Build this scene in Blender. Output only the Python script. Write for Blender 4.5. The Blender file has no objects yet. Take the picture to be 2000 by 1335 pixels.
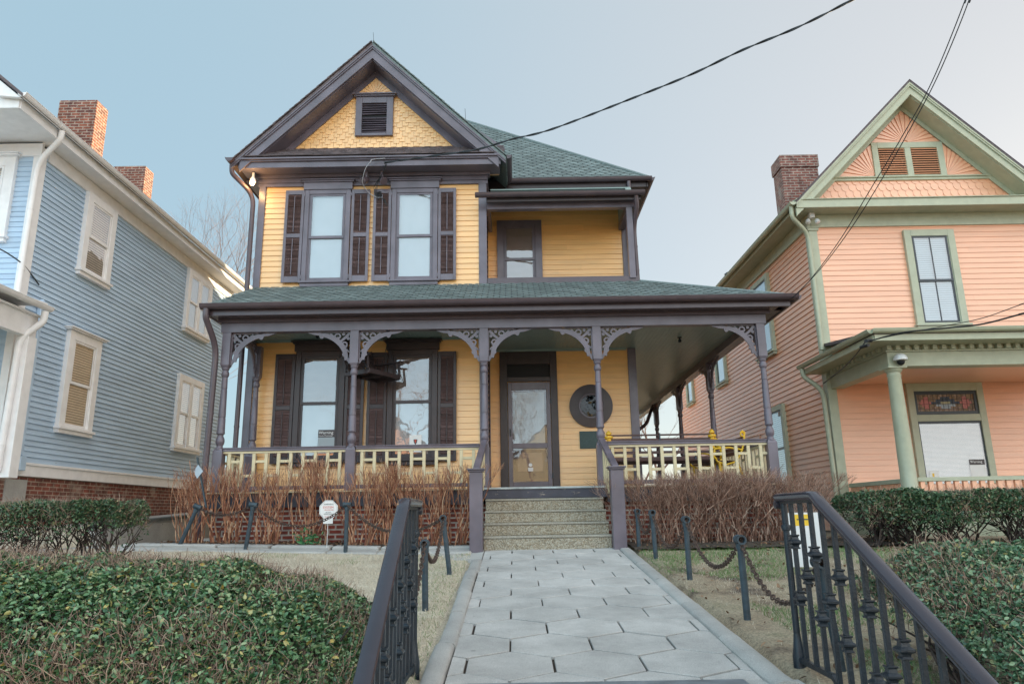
import bpy, math, random
import numpy as np
from mathutils import Vector, Matrix, noise as mnoise
random.seed(7); rng = np.random.default_rng(11)
SC = bpy.context.scene; COL = SC.collection
R = math.radians

# ---------------- camera, sky, sun, exposure ----------------
cd = bpy.data.cameras.new('camera'); cam = bpy.data.objects.new('camera', cd); COL.objects.link(cam)
cd.sensor_width = 36.0; cd.lens = 25.2; cd.clip_start = .05; cd.clip_end = 2000
_p = R(13.55); _r = R(.97)
_fw = Vector((0, math.cos(_p), math.sin(_p))); _up = Vector((0, -math.sin(_p), math.cos(_p))); _rt = Vector((1, 0, 0))
U_ = _up*math.cos(_r) + _rt*math.sin(_r); T_ = _rt*math.cos(_r) - _up*math.sin(_r)
M = Matrix((T_, U_, -_fw)).transposed().to_4x4(); M.translation = (0, 0, .48); cam.matrix_world = M
SC.camera = cam
SUN_EL = R(10); SUN_AZ = R(47)          # azimuth measured from +Y towards +X
w = bpy.data.worlds.new('World'); SC.world = w; w.use_nodes = True
nt = w.node_tree; nt.nodes.clear()
sky = nt.nodes.new('ShaderNodeTexSky'); sky.sky_type = 'NISHITA'; sky.sun_disc = False
sky.sun_elevation = SUN_EL; sky.sun_rotation = SUN_AZ
sky.air_density = 1.0; sky.dust_density = .5; sky.ozone_density = 1.6
bg = nt.nodes.new('ShaderNodeBackground'); bg.inputs[1].default_value = .014
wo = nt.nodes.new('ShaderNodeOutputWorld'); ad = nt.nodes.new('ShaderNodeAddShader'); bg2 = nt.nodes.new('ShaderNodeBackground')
# pale haze over the whole sky, extra brightness added behind the camera to light the house fronts
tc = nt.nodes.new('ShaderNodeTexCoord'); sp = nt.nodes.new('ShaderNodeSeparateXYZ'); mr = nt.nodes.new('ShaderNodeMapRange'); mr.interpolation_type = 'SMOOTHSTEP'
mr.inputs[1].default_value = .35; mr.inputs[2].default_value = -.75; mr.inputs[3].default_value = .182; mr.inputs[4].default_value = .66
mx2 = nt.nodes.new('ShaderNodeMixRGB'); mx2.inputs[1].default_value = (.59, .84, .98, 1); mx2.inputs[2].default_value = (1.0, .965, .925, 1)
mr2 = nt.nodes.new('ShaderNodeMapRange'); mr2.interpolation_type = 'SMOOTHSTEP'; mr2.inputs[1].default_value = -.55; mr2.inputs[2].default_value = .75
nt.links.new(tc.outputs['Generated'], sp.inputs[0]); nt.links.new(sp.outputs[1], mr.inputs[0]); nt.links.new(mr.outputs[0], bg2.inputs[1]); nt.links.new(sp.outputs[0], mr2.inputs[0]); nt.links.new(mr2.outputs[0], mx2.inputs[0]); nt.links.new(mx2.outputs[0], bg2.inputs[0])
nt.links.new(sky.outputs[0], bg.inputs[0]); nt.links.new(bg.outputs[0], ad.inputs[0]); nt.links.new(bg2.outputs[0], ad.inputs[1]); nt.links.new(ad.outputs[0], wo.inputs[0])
sl = bpy.data.lights.new('sun', 'SUN'); so = bpy.data.objects.new('sun', sl); COL.objects.link(so)
sl.energy = 3.2; sl.angle = R(.5); sl.color = (1, .78, .5)
sd = Vector((math.sin(SUN_AZ)*math.cos(SUN_EL), math.cos(SUN_AZ)*math.cos(SUN_EL), math.sin(SUN_EL)))
so.rotation_euler = sd.to_track_quat('Z', 'Y').to_euler(); so.location = sd*60
SC.view_settings.view_transform = 'Standard'; SC.view_settings.look = 'None'
SC.view_settings.exposure = 1.8; SC.view_settings.gamma = 1.0

# ---------------- materials ----------------
def nodes(name):
    m = bpy.data.materials.new(name); m.use_nodes = True
    t = m.node_tree; b = t.nodes['Principled BSDF']; return m, t, b
def N(t, kind, **kw):
    n = t.nodes.new('ShaderNode'+kind)
    for k, v in kw.items(): setattr(n, k, v)
    return n
def ramp(t, stops):
    n = t.nodes.new('ShaderNodeValToRGB'); e = n.color_ramp.elements
    while len(e) < len(stops): e.new(.5)
    for i, (p, c) in enumerate(stops):
        e[i].position = p; e[i].color = (*c, 1) if len(c) == 3 else c
    return n
def coords(t, scale=(1, 1, 1)):
    g = N(t, 'TexCoord'); mp = N(t, 'Mapping'); mp.inputs['Scale'].default_value = scale
    t.links.new(g.outputs['Object'], mp.inputs[0]); return mp.outputs[0]
def paint(name, c, rough=.45, var=.12, grain=(6, 6, 6), bump=.15, dirt=None, dirt_amt=0.0, island=0.0, spec=.5, coat=0.0):
    """painted / plain surface: soft mottling, fine bump, optional worn patches of another colour"""
    m, t, b = nodes(name); L = t.links
    co = coords(t, grain)
    n1 = N(t, 'TexNoise'); n1.inputs['Scale'].default_value = 1.0; n1.inputs['Detail'].default_value = 6
    L.new(co, n1.inputs['Vector'])
    lo = tuple(x*(1-var) for x in c); hi = tuple(min(1, x*(1+var)) for x in c)
    rp = ramp(t, [(.3, lo), (.7, hi)]); L.new(n1.outputs[0], rp.inputs[0]); out = rp.outputs[0]
    if island:
        g = N(t, 'NewGeometry'); mr = N(t, 'MapRange'); mr.inputs[3].default_value = 1-island; mr.inputs[4].default_value = 1+island
        L.new(g.outputs['Random Per Island'], mr.inputs[0])
        mx = N(t, 'VectorMath', operation='SCALE'); L.new(out, mx.inputs[0]); L.new(mr.outputs[0], mx.inputs['Scale']); out = mx.outputs[0]
    if dirt:
        n2 = N(t, 'TexNoise'); n2.inputs['Scale'].default_value = 1.3; n2.inputs['Detail'].default_value = 9; n2.inputs['Roughness'].default_value = .72
        c2 = coords(t, (3.2, 3.2, 11)); L.new(c2, n2.inputs['Vector'])
        r2 = ramp(t, [(.66-dirt_amt, (0, 0, 0)), (.70-dirt_amt, (1, 1, 1))]); L.new(n2.outputs[0], r2.inputs[0])
        mx = N(t, 'MixRGB'); mx.inputs[2].default_value = (*dirt, 1)
        L.new(r2.outputs[0], mx.inputs[0]); L.new(out, mx.inputs[1]); out = mx.outputs[0]
    L.new(out, b.inputs['Base Color']); b.inputs['Roughness'].default_value = rough
    b.inputs['Specular IOR Level'].default_value = spec
    if coat: b.inputs['Coat Weight'].default_value = coat; b.inputs['Coat IOR'].default_value = 1.9; b.inputs['Coat Roughness'].default_value = .45
    bp = N(t, 'Bump'); bp.inputs['Strength'].default_value = bump; bp.inputs['Distance'].default_value = .01
    n3 = N(t, 'TexNoise'); n3.inputs['Scale'].default_value = 9; n3.inputs['Detail'].default_value = 5
    L.new(co, n3.inputs['Vector']); L.new(n3.outputs[0], bp.inputs['Height']); L.new(bp.outputs[0], b.inputs['Normal'])
    return m
def brick(name, c1, c2, mortar, sc=1.0, msize=.018, white=0.0):
    m, t, b = nodes(name); L = t.links
    g = N(t, 'TexCoord'); s = N(t, 'SeparateXYZ'); L.new(g.outputs['Object'], s.inputs[0])
    a = N(t, 'Math', operation='ADD'); L.new(s.outputs[0], a.inputs[0]); L.new(s.outputs[1], a.inputs[1])
    cb = N(t, 'CombineXYZ'); L.new(a.outputs[0], cb.inputs[0]); L.new(s.outputs[2], cb.inputs[1])
    br = N(t, 'TexBrick'); L.new(cb.outputs[0], br.inputs[0])
    br.inputs['Scale'].default_value = 1/sc; br.inputs['Brick Width'].default_value = .215; br.inputs['Row Height'].default_value = .075
    br.inputs['Mortar Size'].default_value = msize*.5; br.inputs['Mortar Smooth'].default_value = .2
    br.inputs['Color1'].default_value = (*c1, 1); br.inputs['Color2'].default_value = (*c2, 1); br.inputs['Mortar'].default_value = (*mortar, 1)
    n = N(t, 'TexNoise'); n.inputs['Scale'].default_value = 7; n.inputs['Detail'].default_value = 8; L.new(g.outputs['Object'], n.inputs['Vector'])
    rp = ramp(t, [(.3, (.55, .5, .5)), (.7, (1.25, 1.2, 1.2))]); L.new(n.outputs[0], rp.inputs[0])
    mx = N(t, 'MixRGB', blend_type='MULTIPLY'); mx.inputs[0].default_value = 1
    L.new(br.outputs[0], mx.inputs[1]); L.new(rp.outputs[0], mx.inputs[2]); out = mx.outputs[0]
    if white:
        n2 = N(t, 'TexNoise'); n2.inputs['Scale'].default_value = 2.3; n2.inputs['Detail'].default_value = 7; L.new(g.outputs['Object'], n2.inputs['Vector'])
        r2 = ramp(t, [(.6-white, (0, 0, 0)), (.75-white, (.6, .6, .6))]); L.new(n2.outputs[0], r2.inputs[0])
        m2 = N(t, 'MixRGB'); m2.inputs[2].default_value = (.42, .36, .3, 1); L.new(r2.outputs[0], m2.inputs[0]); L.new(out, m2.inputs[1]); out = m2.outputs[0]
    L.new(out, b.inputs['Base Color']); b.inputs['Roughness'].default_value = .85
    bp = N(t, 'Bump'); bp.inputs['Strength'].default_value = .7; bp.inputs['Distance'].default_value = .012; bp.invert = True
    ad = N(t, 'Math', operation='MULTIPLY_ADD'); ad.inputs[1].default_value = .4; L.new(n.outputs[0], ad.inputs[0]); L.new(br.outputs['Fac'], ad.inputs[2])
    L.new(ad.outputs[0], bp.inputs['Height']); L.new(bp.outputs[0], b.inputs['Normal'])
    return m
def foliage(name, stops, rough=.45, trans=True):
    m, t, b = nodes(name); L = t.links
    g = N(t, 'NewGeometry'); rp = ramp(t, stops); L.new(g.outputs['Random Per Island'], rp.inputs[0])
    L.new(rp.outputs[0], b.inputs['Base Color']); b.inputs['Roughness'].default_value = rough
    if trans: b.inputs['Subsurface Weight'].default_value = 0
    return m
def concrete(name, c, agg=0.0, rough=.9, stain=.5):
    m, t, b = nodes(name); L = t.links; co = coords(t)
    n1 = N(t, 'TexNoise'); n1.inputs['Scale'].default_value = 2.6; n1.inputs['Detail'].default_value = 12; n1.inputs['Roughness'].default_value = .65
    L.new(co, n1.inputs['Vector'])
    rp = ramp(t, [(.25, tuple(x*(1-.35*stain) for x in c)), (.6, c), (.85, tuple(x*1.12 for x in c))]); L.new(n1.outputs[0], rp.inputs[0])
    n2 = N(t, 'TexNoise'); n2.inputs['Scale'].default_value = 160; n2.inputs['Detail'].default_value = 3; L.new(co, n2.inputs['Vector'])
    r2 = ramp(t, [(.3, (.74, .74, .74)), (.7, (1.16, 1.16, 1.16))]); L.new(n2.outputs[0], r2.inputs[0])
    mx = N(t, 'MixRGB', blend_type='MULTIPLY'); mx.inputs[0].default_value = 1; L.new(rp.outputs[0], mx.inputs[1]); L.new(r2.outputs[0], mx.inputs[2]); out = mx.outputs[0]
    bp = N(t, 'Bump'); bp.inputs['Strength'].default_value = .35; bp.inputs['Distance'].default_value = .004; L.new(n2.outputs[0], bp.inputs['Height'])
    # isolated dark spots
    v = N(t, 'TexVoronoi'); v.inputs['Scale'].default_value = 3.1; L.new(co, v.inputs['Vector'])
    r4 = ramp(t, [(.05, (.55, .57, .56)), (.075, (1, 1, 1))]); L.new(v.outputs['Distance'], r4.inputs[0])
    m4 = N(t, 'MixRGB', blend_type='MULTIPLY'); m4.inputs[0].default_value = .7; L.new(out, m4.inputs[1]); L.new(r4.outputs[0], m4.inputs[2]); out = m4.outputs[0]
    g_ = N(t, 'NewGeometry'); q_ = N(t, 'MapRange'); q_.inputs[3].default_value = .90; q_.inputs[4].default_value = 1.07; L.new(g_.outputs['Random Per Island'], q_.inputs[0])
    vm = N(t, 'VectorMath', operation='SCALE'); L.new(out, vm.inputs[0]); L.new(q_.outputs[0], vm.inputs['Scale']); out = vm.outputs[0]
    if agg:
        vo = N(t, 'TexVoronoi'); vo.inputs['Scale'].default_value = 75; L.new(co, vo.inputs['Vector'])
        r3 = ramp(t, [(0, (.10, .075, .05)), (.3, (.27, .2, .12)), (.55, (.36, .33, .26)), (.8, (.5, .45, .36)), (1, (.16, .14, .11))])
        s = N(t, 'SeparateColor'); L.new(vo.outputs['Color'], s.inputs[0]); L.new(s.outputs[0], r3.inputs[0])
        m3 = N(t, 'MixRGB'); m3.inputs[0].default_value = agg; L.new(out, m3.inputs[1]); L.new(r3.outputs[0], m3.inputs[2]); out = m3.outputs[0]
        L.new(vo.outputs['Distance'], bp.inputs['Height']); bp.inputs['Strength'].default_value = .8; bp.inputs['Distance'].default_value = .008; bp.invert = True
    L.new(out, b.inputs['Base Color']); b.inputs['Roughness'].default_value = rough; L.new(bp.outputs[0], b.inputs['Normal'])
    return m
def glass(name, boost=2.0, base=.06, tint=(1, 1, 1), wav=.02):
    m = bpy.data.materials.new(name); m.use_nodes = True; t = m.node_tree; t.nodes.clear(); L = t.links
    o = N(t, 'OutputMaterial'); mx = N(t, 'MixShader'); tr = N(t, 'BsdfTransparent'); gl = N(t, 'BsdfGlossy')
    tr.inputs[0].default_value = (*tint, 1); gl.inputs['Roughness'].default_value = .015; gl.inputs[0].default_value = (.95, .97, 1, 1)
    fr = N(t, 'Fresnel'); fr.inputs[0].default_value = 1.5
    a = N(t, 'Math', operation='MULTIPLY_ADD'); a.inputs[1].default_value = boost; a.inputs[2].default_value = base; a.use_clamp = True
    L.new(fr.outputs[0], a.inputs[0]); ge_ = N(t, 'NewGeometry'); sb_ = N(t, 'Math', operation='SUBTRACT'); sb_.inputs[0].default_value = 1; mu_ = N(t, 'Math', operation='MULTIPLY')
    L.new(ge_.outputs['Backfacing'], sb_.inputs[1]); L.new(sb_.outputs[0], mu_.inputs[0]); L.new(a.outputs[0], mu_.inputs[1]); L.new(mu_.outputs[0], mx.inputs[0]); L.new(tr.outputs[0], mx.inputs[1]); L.new(gl.outputs[0], mx.inputs[2])
    n = N(t, 'TexNoise'); n.inputs['Scale'].default_value = 2.2; g = N(t, 'TexCoord'); L.new(g.outputs['Object'], n.inputs['Vector'])
    bp = N(t, 'Bump'); bp.inputs['Strength'].default_value = wav*8; bp.inputs['Distance'].default_value = .02; L.new(n.outputs[0], bp.inputs['Height']); L.new(bp.outputs[0], gl.inputs['Normal'])
    L.new(mx.outputs[0], o.inputs[0]); return m
def emis(name, c, s):
    m, t, b = nodes(name); b.inputs['Emission Color'].default_value = (*c, 1); b.inputs['Emission Strength'].default_value = s; return m

YELLOW = paint('yellow_paint', (.84, .455, .135), .5, .08, (1.2, 1.2, 9), .12, island=.06, coat=1, dirt=(.62, .40, .20), dirt_amt=-.04)
CREAM = paint('cream_paint', (.62, .52, .33), .5, .08, dirt=(.3, .24, .16), dirt_amt=-.05)
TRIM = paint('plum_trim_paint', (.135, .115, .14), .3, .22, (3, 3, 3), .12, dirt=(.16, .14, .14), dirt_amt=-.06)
TRIMD = paint('dark_brown_and_shaded_trim', (.042, .030, .032), .38, .15)  # dark brown parts, and porch trim with its shade put into the colour
GUTM = paint('brown_gutter_metal', (.085, .062, .072), .27, .1)
LOUV = paint('shutter_louvre_brown', (.155, .10, .095), .45, .2, (4, 4, 60), .2)
SHAKE = paint('weathered_cedar_shake', (.125, .10, .105), .8, .3, (9, 9, 9), .6, island=.3)
GREENROOF = paint('green_roof_shingle', (.17, .21, .205), .8, .25, (30, 30, 30), .5, island=.22)
DARK = paint('dark_interior', (.008, .008, .01), .7, .0)
SHADE = paint('window_shade_cloth', (.34, .38, .40), .9, .05, (3, 3, 3), .05)
CURT = paint('window_shade_warm', (.22, .175, .155), .9, .08, (3, 3, 8), .05)
GLASS = glass('window_glass', 2.6, .08)
GLASSB = glass('bright_window_glass', 2.4, .08)
CEIL = paint('porch_ceiling_green', (.25, .33, .31), .38, .06)
BRICKR = brick('red_brick', (.27, .055, .035), (.20, .05, .035), (.42, .38, .33), 1.0, .03, .0)
BRICKD = brick('old_red_brick', (.24, .07, .045), (.15, .06, .045), (.35, .28, .22), 1.0, .02, .02)
BRICKC = brick('chimney_brick', (.34, .11, .06), (.15, .055, .045), (.42, .34, .27), 1.0, .028, .0)
BLUE = paint('blue_grey_siding', (.43, .56, .70), .5, .08, (1.5, 1.5, 9), .15, dirt=(.17, .19, .2), dirt_amt=-.03, island=.05)
WHITE = paint('white_trim_paint', (.80, .79, .79), .45, .06)
PEACH = paint('peach_siding', (.84, .395, .215), .5, .07, (1.2, 1.2, 9), .12, island=.05, coat=1, dirt=(.66, .36, .24), dirt_amt=-.04)
SAGE = paint('sage_trim', (.42, .43, .31), .42, .08)
SASHD = paint('dark_green_sash', (.03, .04, .05), .35, .1)
CONC = concrete('path_concrete', (.485, .47, .45), stain=1.0)
CURB = concrete('kerb_concrete', (.42, .41, .39), stain=.7)
STEP = concrete('exposed_aggregate', (.34, .31, .24), agg=.75)
STEPE = concrete('worn_step_lip', (.36, .34, .29), agg=.3)
SOIL = paint('dark_soil', (.055, .04, .03), .95, .4, (14, 14, 14), .9)
IRON = paint('blue_black_iron', (.010, .018, .027), .3, .3, (12, 12, 12), .35)
RAILM = paint('brown_rail_cap', (.036, .034, .045), .17, .12, (4, 4, 4), .1)
STEEL = paint('painted_pipe', (.03, .05, .065), .45, .35, (10, 10, 20), .3, dirt=(.2, .22, .24), dirt_amt=.02)
RUST = paint('rusty_chain', (.07, .042, .032), .6, .45, (60, 60, 60), .5)
CABLE = paint('black_cable', (.02, .022, .025), .5, .1)
ROPEM = paint('pale_cable', (.35, .34, .36), .5, .1)
BENCHY = paint('yellow_cast_iron', (.78, .45, .015), .35, .08)
BENCHW = paint('dark_bench_wood', (.085, .04, .035), .45, .3, (2, 20, 20), .2)
BRONZE = paint('green_bronze', (.05, .085, .08), .4, .25, (40, 40, 90), .6)
SIGNW = paint('white_sign_face', (.75, .73, .71), .4, .03)
REDINK = paint('red_ink', (.55, .05, .02), .5, 0); BLACKINK = paint('black_ink', (.02, .02, .02), .5, 0)
YELINK = paint('yellow_print', (.8, .5, .03), .5, .05)
PLASTW = paint('white_plastic', (.75, .75, .75), .3, .02)
LAWN = foliage('privet_leaf', [(0, (.02, .05, .022)), (.3, (.045, .115, .045)), (.55, (.09, .20, .085)), (.78, (.19, .31, .15)), (.92, (.32, .38, .2)), (1, (.46, .34, .08))], .30)
LEAFD = foliage('hedge_leaf_dark', [(0, (.025, .055, .03)), (.5, (.055, .12, .055)), (.85, (.11, .18, .08)), (1, (.24, .18, .1))], .45)
LEAFR = foliage('right_hedge_leaf', [(0, (.03, .075, .04)), (.5, (.09, .19, .095)), (.9, (.25, .35, .2)), (1, (.38, .31, .12))], .32)
TWIG = foliage('privet_twig', [(0, (.14, .085, .065)), (.5, (.32, .21, .16)), (1, (.52, .38, .28))], .8)
LIMB = foliage('privet_limb', [(0, (.03, .022, .02)), (1, (.08, .055, .045))], .9)
STEM = foliage('bare_stem_red', [(0, (.13, .045, .03)), (.4, (.33, .13, .07)), (.8, (.50, .25, .14)), (1, (.60, .42, .28))], .7)
STEMG = foliage('bare_stem_grey', [(0, (.09, .045, .03)), (.4, (.24, .12, .08)), (.8, (.42, .25, .18)), (1, (.56, .42, .33))], .8)
BARK = foliage('bark', [(0, (.14, .085, .07)), (1, (.36, .23, .18))], .9)
STRAW = foliage('dormant_grass', [(0, (.42, .35, .26)), (.5, (.60, .52, .40)), (1, (.74, .67, .55))], .9)
GRASSG = foliage('green_grass', [(0, (.07, .18, .04)), (.6, (.10, .2, .05)), (1, (.2, .26, .1))], .7)
LITTER = foliage('leaf_litter', [(0, (.10, .05, .03)), (.6, (.2, .11, .06)), (1, (.32, .2, .12))], .9)

# ---------------- mesh builder ----------------
ORIG = {}
class MB:
    def __init__(s): s.v = []; s.f = []
    def add(s, vs, fs):
        o = len(s.v); s.v += [tuple(a) for a in vs]; s.f += [tuple(i+o for i in q) for q in fs]; return s
    def box(s, x0, x1, y0, y1, z0, z1):
        return s.add([(x0, y0, z0), (x1, y0, z0), (x1, y1, z0), (x0, y1, z0), (x0, y0, z1), (x1, y0, z1), (x1, y1, z1), (x0, y1, z1)],
              [(0, 3, 2, 1), (4, 5, 6, 7), (0, 1, 5, 4), (1, 2, 6, 5), (2, 3, 7, 6), (3, 0, 4, 7)])
    def prism(s, a, b):
        n = len(a)
        return s.add(list(a)+list(b), [tuple(range(n))[::-1], tuple(range(n, 2*n))]+[(i, (i+1) % n, n+(i+1) % n, n+i) for i in range(n)])
    def beam(s, p, q, wd, h, up=(0, 0, 1)):
        p = Vector(p); q = Vector(q); d = (q-p).normalized(); sd_ = d.cross(Vector(up)).normalized()*wd/2; u = sd_.cross(d).normalized()*h/2
        return s.prism([p-sd_-u, p+sd_-u, p+sd_+u, p-sd_+u], [q-sd_-u, q+sd_-u, q+sd_+u, q-sd_+u])
    def tube(s, pts, r, n=8):
        pts = [Vector(p) for p in pts]; rs = r if isinstance(r, (list, tuple)) else [r]*len(pts)
        o = len(s.v); prev = None
        for i, p in enumerate(pts):
            d = (pts[min(i+1, len(pts)-1)]-pts[max(i-1, 0)]).normalized()
            if prev is None: a = d.orthogonal().normalized()
            else:
                a = prev-d*prev.dot(d); a = a.normalized() if a.length > 1e-6 else d.orthogonal().normalized()
            prev = a; b = d.cross(a)
            for k in range(n):
                th = 2*math.pi*k/n; s.v.append(tuple(p+(a*math.cos(th)+b*math.sin(th))*rs[i]))
        for i in range(len(pts)-1):
            for k in range(n):
                k2 = (k+1) % n; s.f.append((o+i*n+k, o+i*n+k2, o+(i+1)*n+k2, o+(i+1)*n+k))
        s.f.append(tuple(o+k for k in range(n))[::-1]); s.f.append(tuple(o+(len(pts)-1)*n+k for k in range(n)))
        return s
    def lathe(s, c, prof, n=16, axis=(0, 0, 1)):
        ax = Vector(axis).normalized(); a = ax.orthogonal().normalized(); b = ax.cross(a); c = Vector(c); o = len(s.v)
        for r, z in prof:
            for k in range(n):
                th = 2*math.pi*k/n; s.v.append(tuple(c+ax*z+(a*math.cos(th)+b*math.sin(th))*max(r, .0005)))
        m = len(prof)
        for i in range(m-1):
            for k in range(n):
                k2 = (k+1) % n; s.f.append((o+i*n+k, o+i*n+k2, o+(i+1)*n+k2, o+(i+1)*n+k))
        s.f.append(tuple(o+k for k in range(n))[::-1]); s.f.append(tuple(o+(m-1)*n+k for k in range(n)))
        return s
    def build(s, name, mat, parent=None, smooth=False, bevel=0, recalc=True, **tags):
        ox = ORIG.get(parent, Vector((0, 0, 0))) if parent else Vector((0, 0, 0))
        me = bpy.data.meshes.new(name); me.from_pydata([(a[0]-ox[0], a[1]-ox[1], a[2]-ox[2]) for a in s.v], [], s.f)
        if recalc:
            import bmesh
            bm = bmesh.new(); bm.from_mesh(me); bmesh.ops.recalc_face_normals(bm, faces=bm.faces); bm.to_mesh(me); bm.free()
        me.materials.append(mat)
        if smooth:
            me.polygons.foreach_set('use_smooth', [True]*len(me.polygons)); me.set_sharp_from_angle(angle=R(38))
        o = bpy.data.objects.new(name, me); COL.objects.link(o)
        if parent: o.parent = parent
        ORIG[o] = Vector(ox)
        if bevel:
            md = o.modifiers.new('bevel', 'BEVEL'); md.width = bevel; md.segments = 1; md.limit_method = 'ANGLE'; md.angle_limit = R(50)
        for k, v in tags.items(): o[k] = v
        return o
def raw(name, V, F, mat, parent=None, smooth=False, **tags):
    """numpy vertices (N,3) and faces (M,k)"""
    V = np.asarray(V, dtype=np.float32); F = np.asarray(F, dtype=np.int32)
    if parent is not None and parent in ORIG: V = V-np.array(ORIG[parent], dtype=np.float32)
    me = bpy.data.meshes.new(name); k = F.shape[1]
    me.vertices.add(len(V)); me.vertices.foreach_set('co', V.ravel())
    me.loops.add(F.size); me.loops.foreach_set('vertex_index', F.ravel())
    me.polygons.add(len(F)); me.polygons.foreach_set('loop_start', np.arange(0, F.size, k, dtype=np.int32))
    if smooth: me.polygons.foreach_set('use_smooth', np.ones(len(F), dtype=bool))
    me.update(calc_edges=True); me.materials.append(mat)
    o = bpy.data.objects.new(name, me); COL.objects.link(o)
    if parent is not None: o.parent = parent; ORIG[o] = Vector(ORIG[parent])
    else: ORIG[o] = Vector((0, 0, 0))
    for kk, v in tags.items(): o[kk] = v
    return o
def thing(name, label, cat, loc=(0, 0, 0), group=None):
    o = bpy.data.objects.new(name, None); COL.objects.link(o); o.location = loc; ORIG[o] = Vector(loc)
    o.empty_display_size = .2; o['label'] = label; o['category'] = cat
    if group: o['group'] = group
    return o
def dup(root, loc, rotz=0, label=None, group=None, scale=1):
    r = root.copy(); COL.objects.link(r); r.location = loc; r.rotation_euler = (0, 0, rotz); r.scale = (scale,)*3
    if label: r['label'] = label
    if group: r['group'] = group
    def rec(a, b):
        for ch in a.children:
            if ch is r: continue
            c = ch.copy(); COL.objects.link(c); c.parent = b; rec(ch, c)
    rec(root, r); return r
def text(body, size, mat, name, parent, origin, udir=(1, 0, 0), vdir=(0, 0, 1), center=True):
    cu = bpy.data.curves.new('t', 'FONT'); cu.body = body; cu.size = size; cu.extrude = .0012
    if center: cu.align_x = 'CENTER'
    to = bpy.data.objects.new('t', cu); COL.objects.link(to); dg = bpy.context.evaluated_depsgraph_get()
    me = bpy.data.meshes.new_from_object(to.evaluated_get(dg)); me.name = name; bpy.data.objects.remove(to)
    u = Vector(udir).normalized(); v = Vector(vdir).normalized(); n = u.cross(v)
    me.transform(Matrix((u, v, n)).transposed().to_4x4()); ox = ORIG[parent]
    me.transform(Matrix.Translation(Vector(origin)-ox)); me.materials.clear(); me.materials.append(mat)
    o = bpy.data.objects.new(name, me); COL.objects.link(o); o.parent = parent; ORIG[o] = Vector(ox); return o

class Fr:
    """wall frame: u along the wall, n outward, z up"""
    def __init__(s, O, u, n): s.O = Vector(O); s.u = Vector(u); s.n = Vector(n)
    def p(s, u, n, z): return s.O+s.u*u+s.n*n+Vector((0, 0, z))
    def box(s, mb, u0, u1, n0, n1, z0, z1):
        mb.prism([s.p(u0, n0, z0), s.p(u1, n0, z0), s.p(u1, n1, z0), s.p(u0, n1, z0)], [s.p(u0, n0, z1), s.p(u1, n0, z1), s.p(u1, n1, z1), s.p(u0, n1, z1)]); return mb
    def poly(s, mb, pts, n0, n1): mb.prism([s.p(a, n0, b) for a, b in pts], [s.p(a, n1, b) for a, b in pts]); return mb
def clap(mb, fr, u0, u1, z0, z1, ex, d=.02):
    """overlapping boards, each with its own lower edge, slightly uneven and with butt joints"""
    z = z0; k = 0
    while z < z1-.005:
        zt = min(z+ex, z1); cuts = [u0]; x = u0+random.uniform(1.2, 3.6)
        while x < u1-.6: cuts.append(x); x += random.uniform(1.8, 4.2)
        cuts.append(u1)
        for a, b in zip(cuts[:-1], cuts[1:]):
            j = random.uniform(-.0016, .0016); g = .0012
            a2 = a+(g if a > u0 else 0); b2 = b-(g if b < u1 else 0)
            mb.add([fr.p(a2, d+j, z), fr.p(b2, d+j, z), fr.p(b2, .006, zt), fr.p(a2, .006, zt), fr.p(a2, .0, z), fr.p(b2, .0, z)], [(0, 1, 2, 3), (4, 5, 1, 0)])
        z = zt; k += 1
    fr.box(mb, u0, u1, -.12, .001, z0-.004, z1+.003); return mb
def inside(poly, x, y):
    c = False; n = len(poly)
    for i in range(n):
        x1, y1 = poly[i]; x2, y2 = poly[i-1]
        if (y1 > y) != (y2 > y) and x < (x2-x1)*(y-y1)/(y2-y1)+x1: c = not c
    return c
def clip(poly, a, b, c):
    """keep a*x+b*y<=c"""
    out = []
    for i in range(len(poly)):
        p, q = poly[i-1], poly[i]; dp = a*p[0]+b*p[1]-c; dq = a*q[0]+b*q[1]-c
        if (dp <= 0) != (dq <= 0):
            t = dp/(dp-dq); out.append((p[0]+(q[0]-p[0])*t, p[1]+(q[1]-p[1])*t))
        if dq <= 0: out.append(q)
    return out
def convex_clip(poly, region):
    n = len(region); ar = sum(region[i-1][0]*region[i][1]-region[i][0]*region[i-1][1] for i in range(n))
    for i in range(n):
        p, q = region[i-1], region[i]; ex, ey = q[0]-p[0], q[1]-p[1]
        a, b = (ey, -ex) if ar > 0 else (-ey, ex)
        poly = clip(poly, a, b, a*p[0]+b*p[1])
        if len(poly) < 3: return []
    return poly
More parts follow.
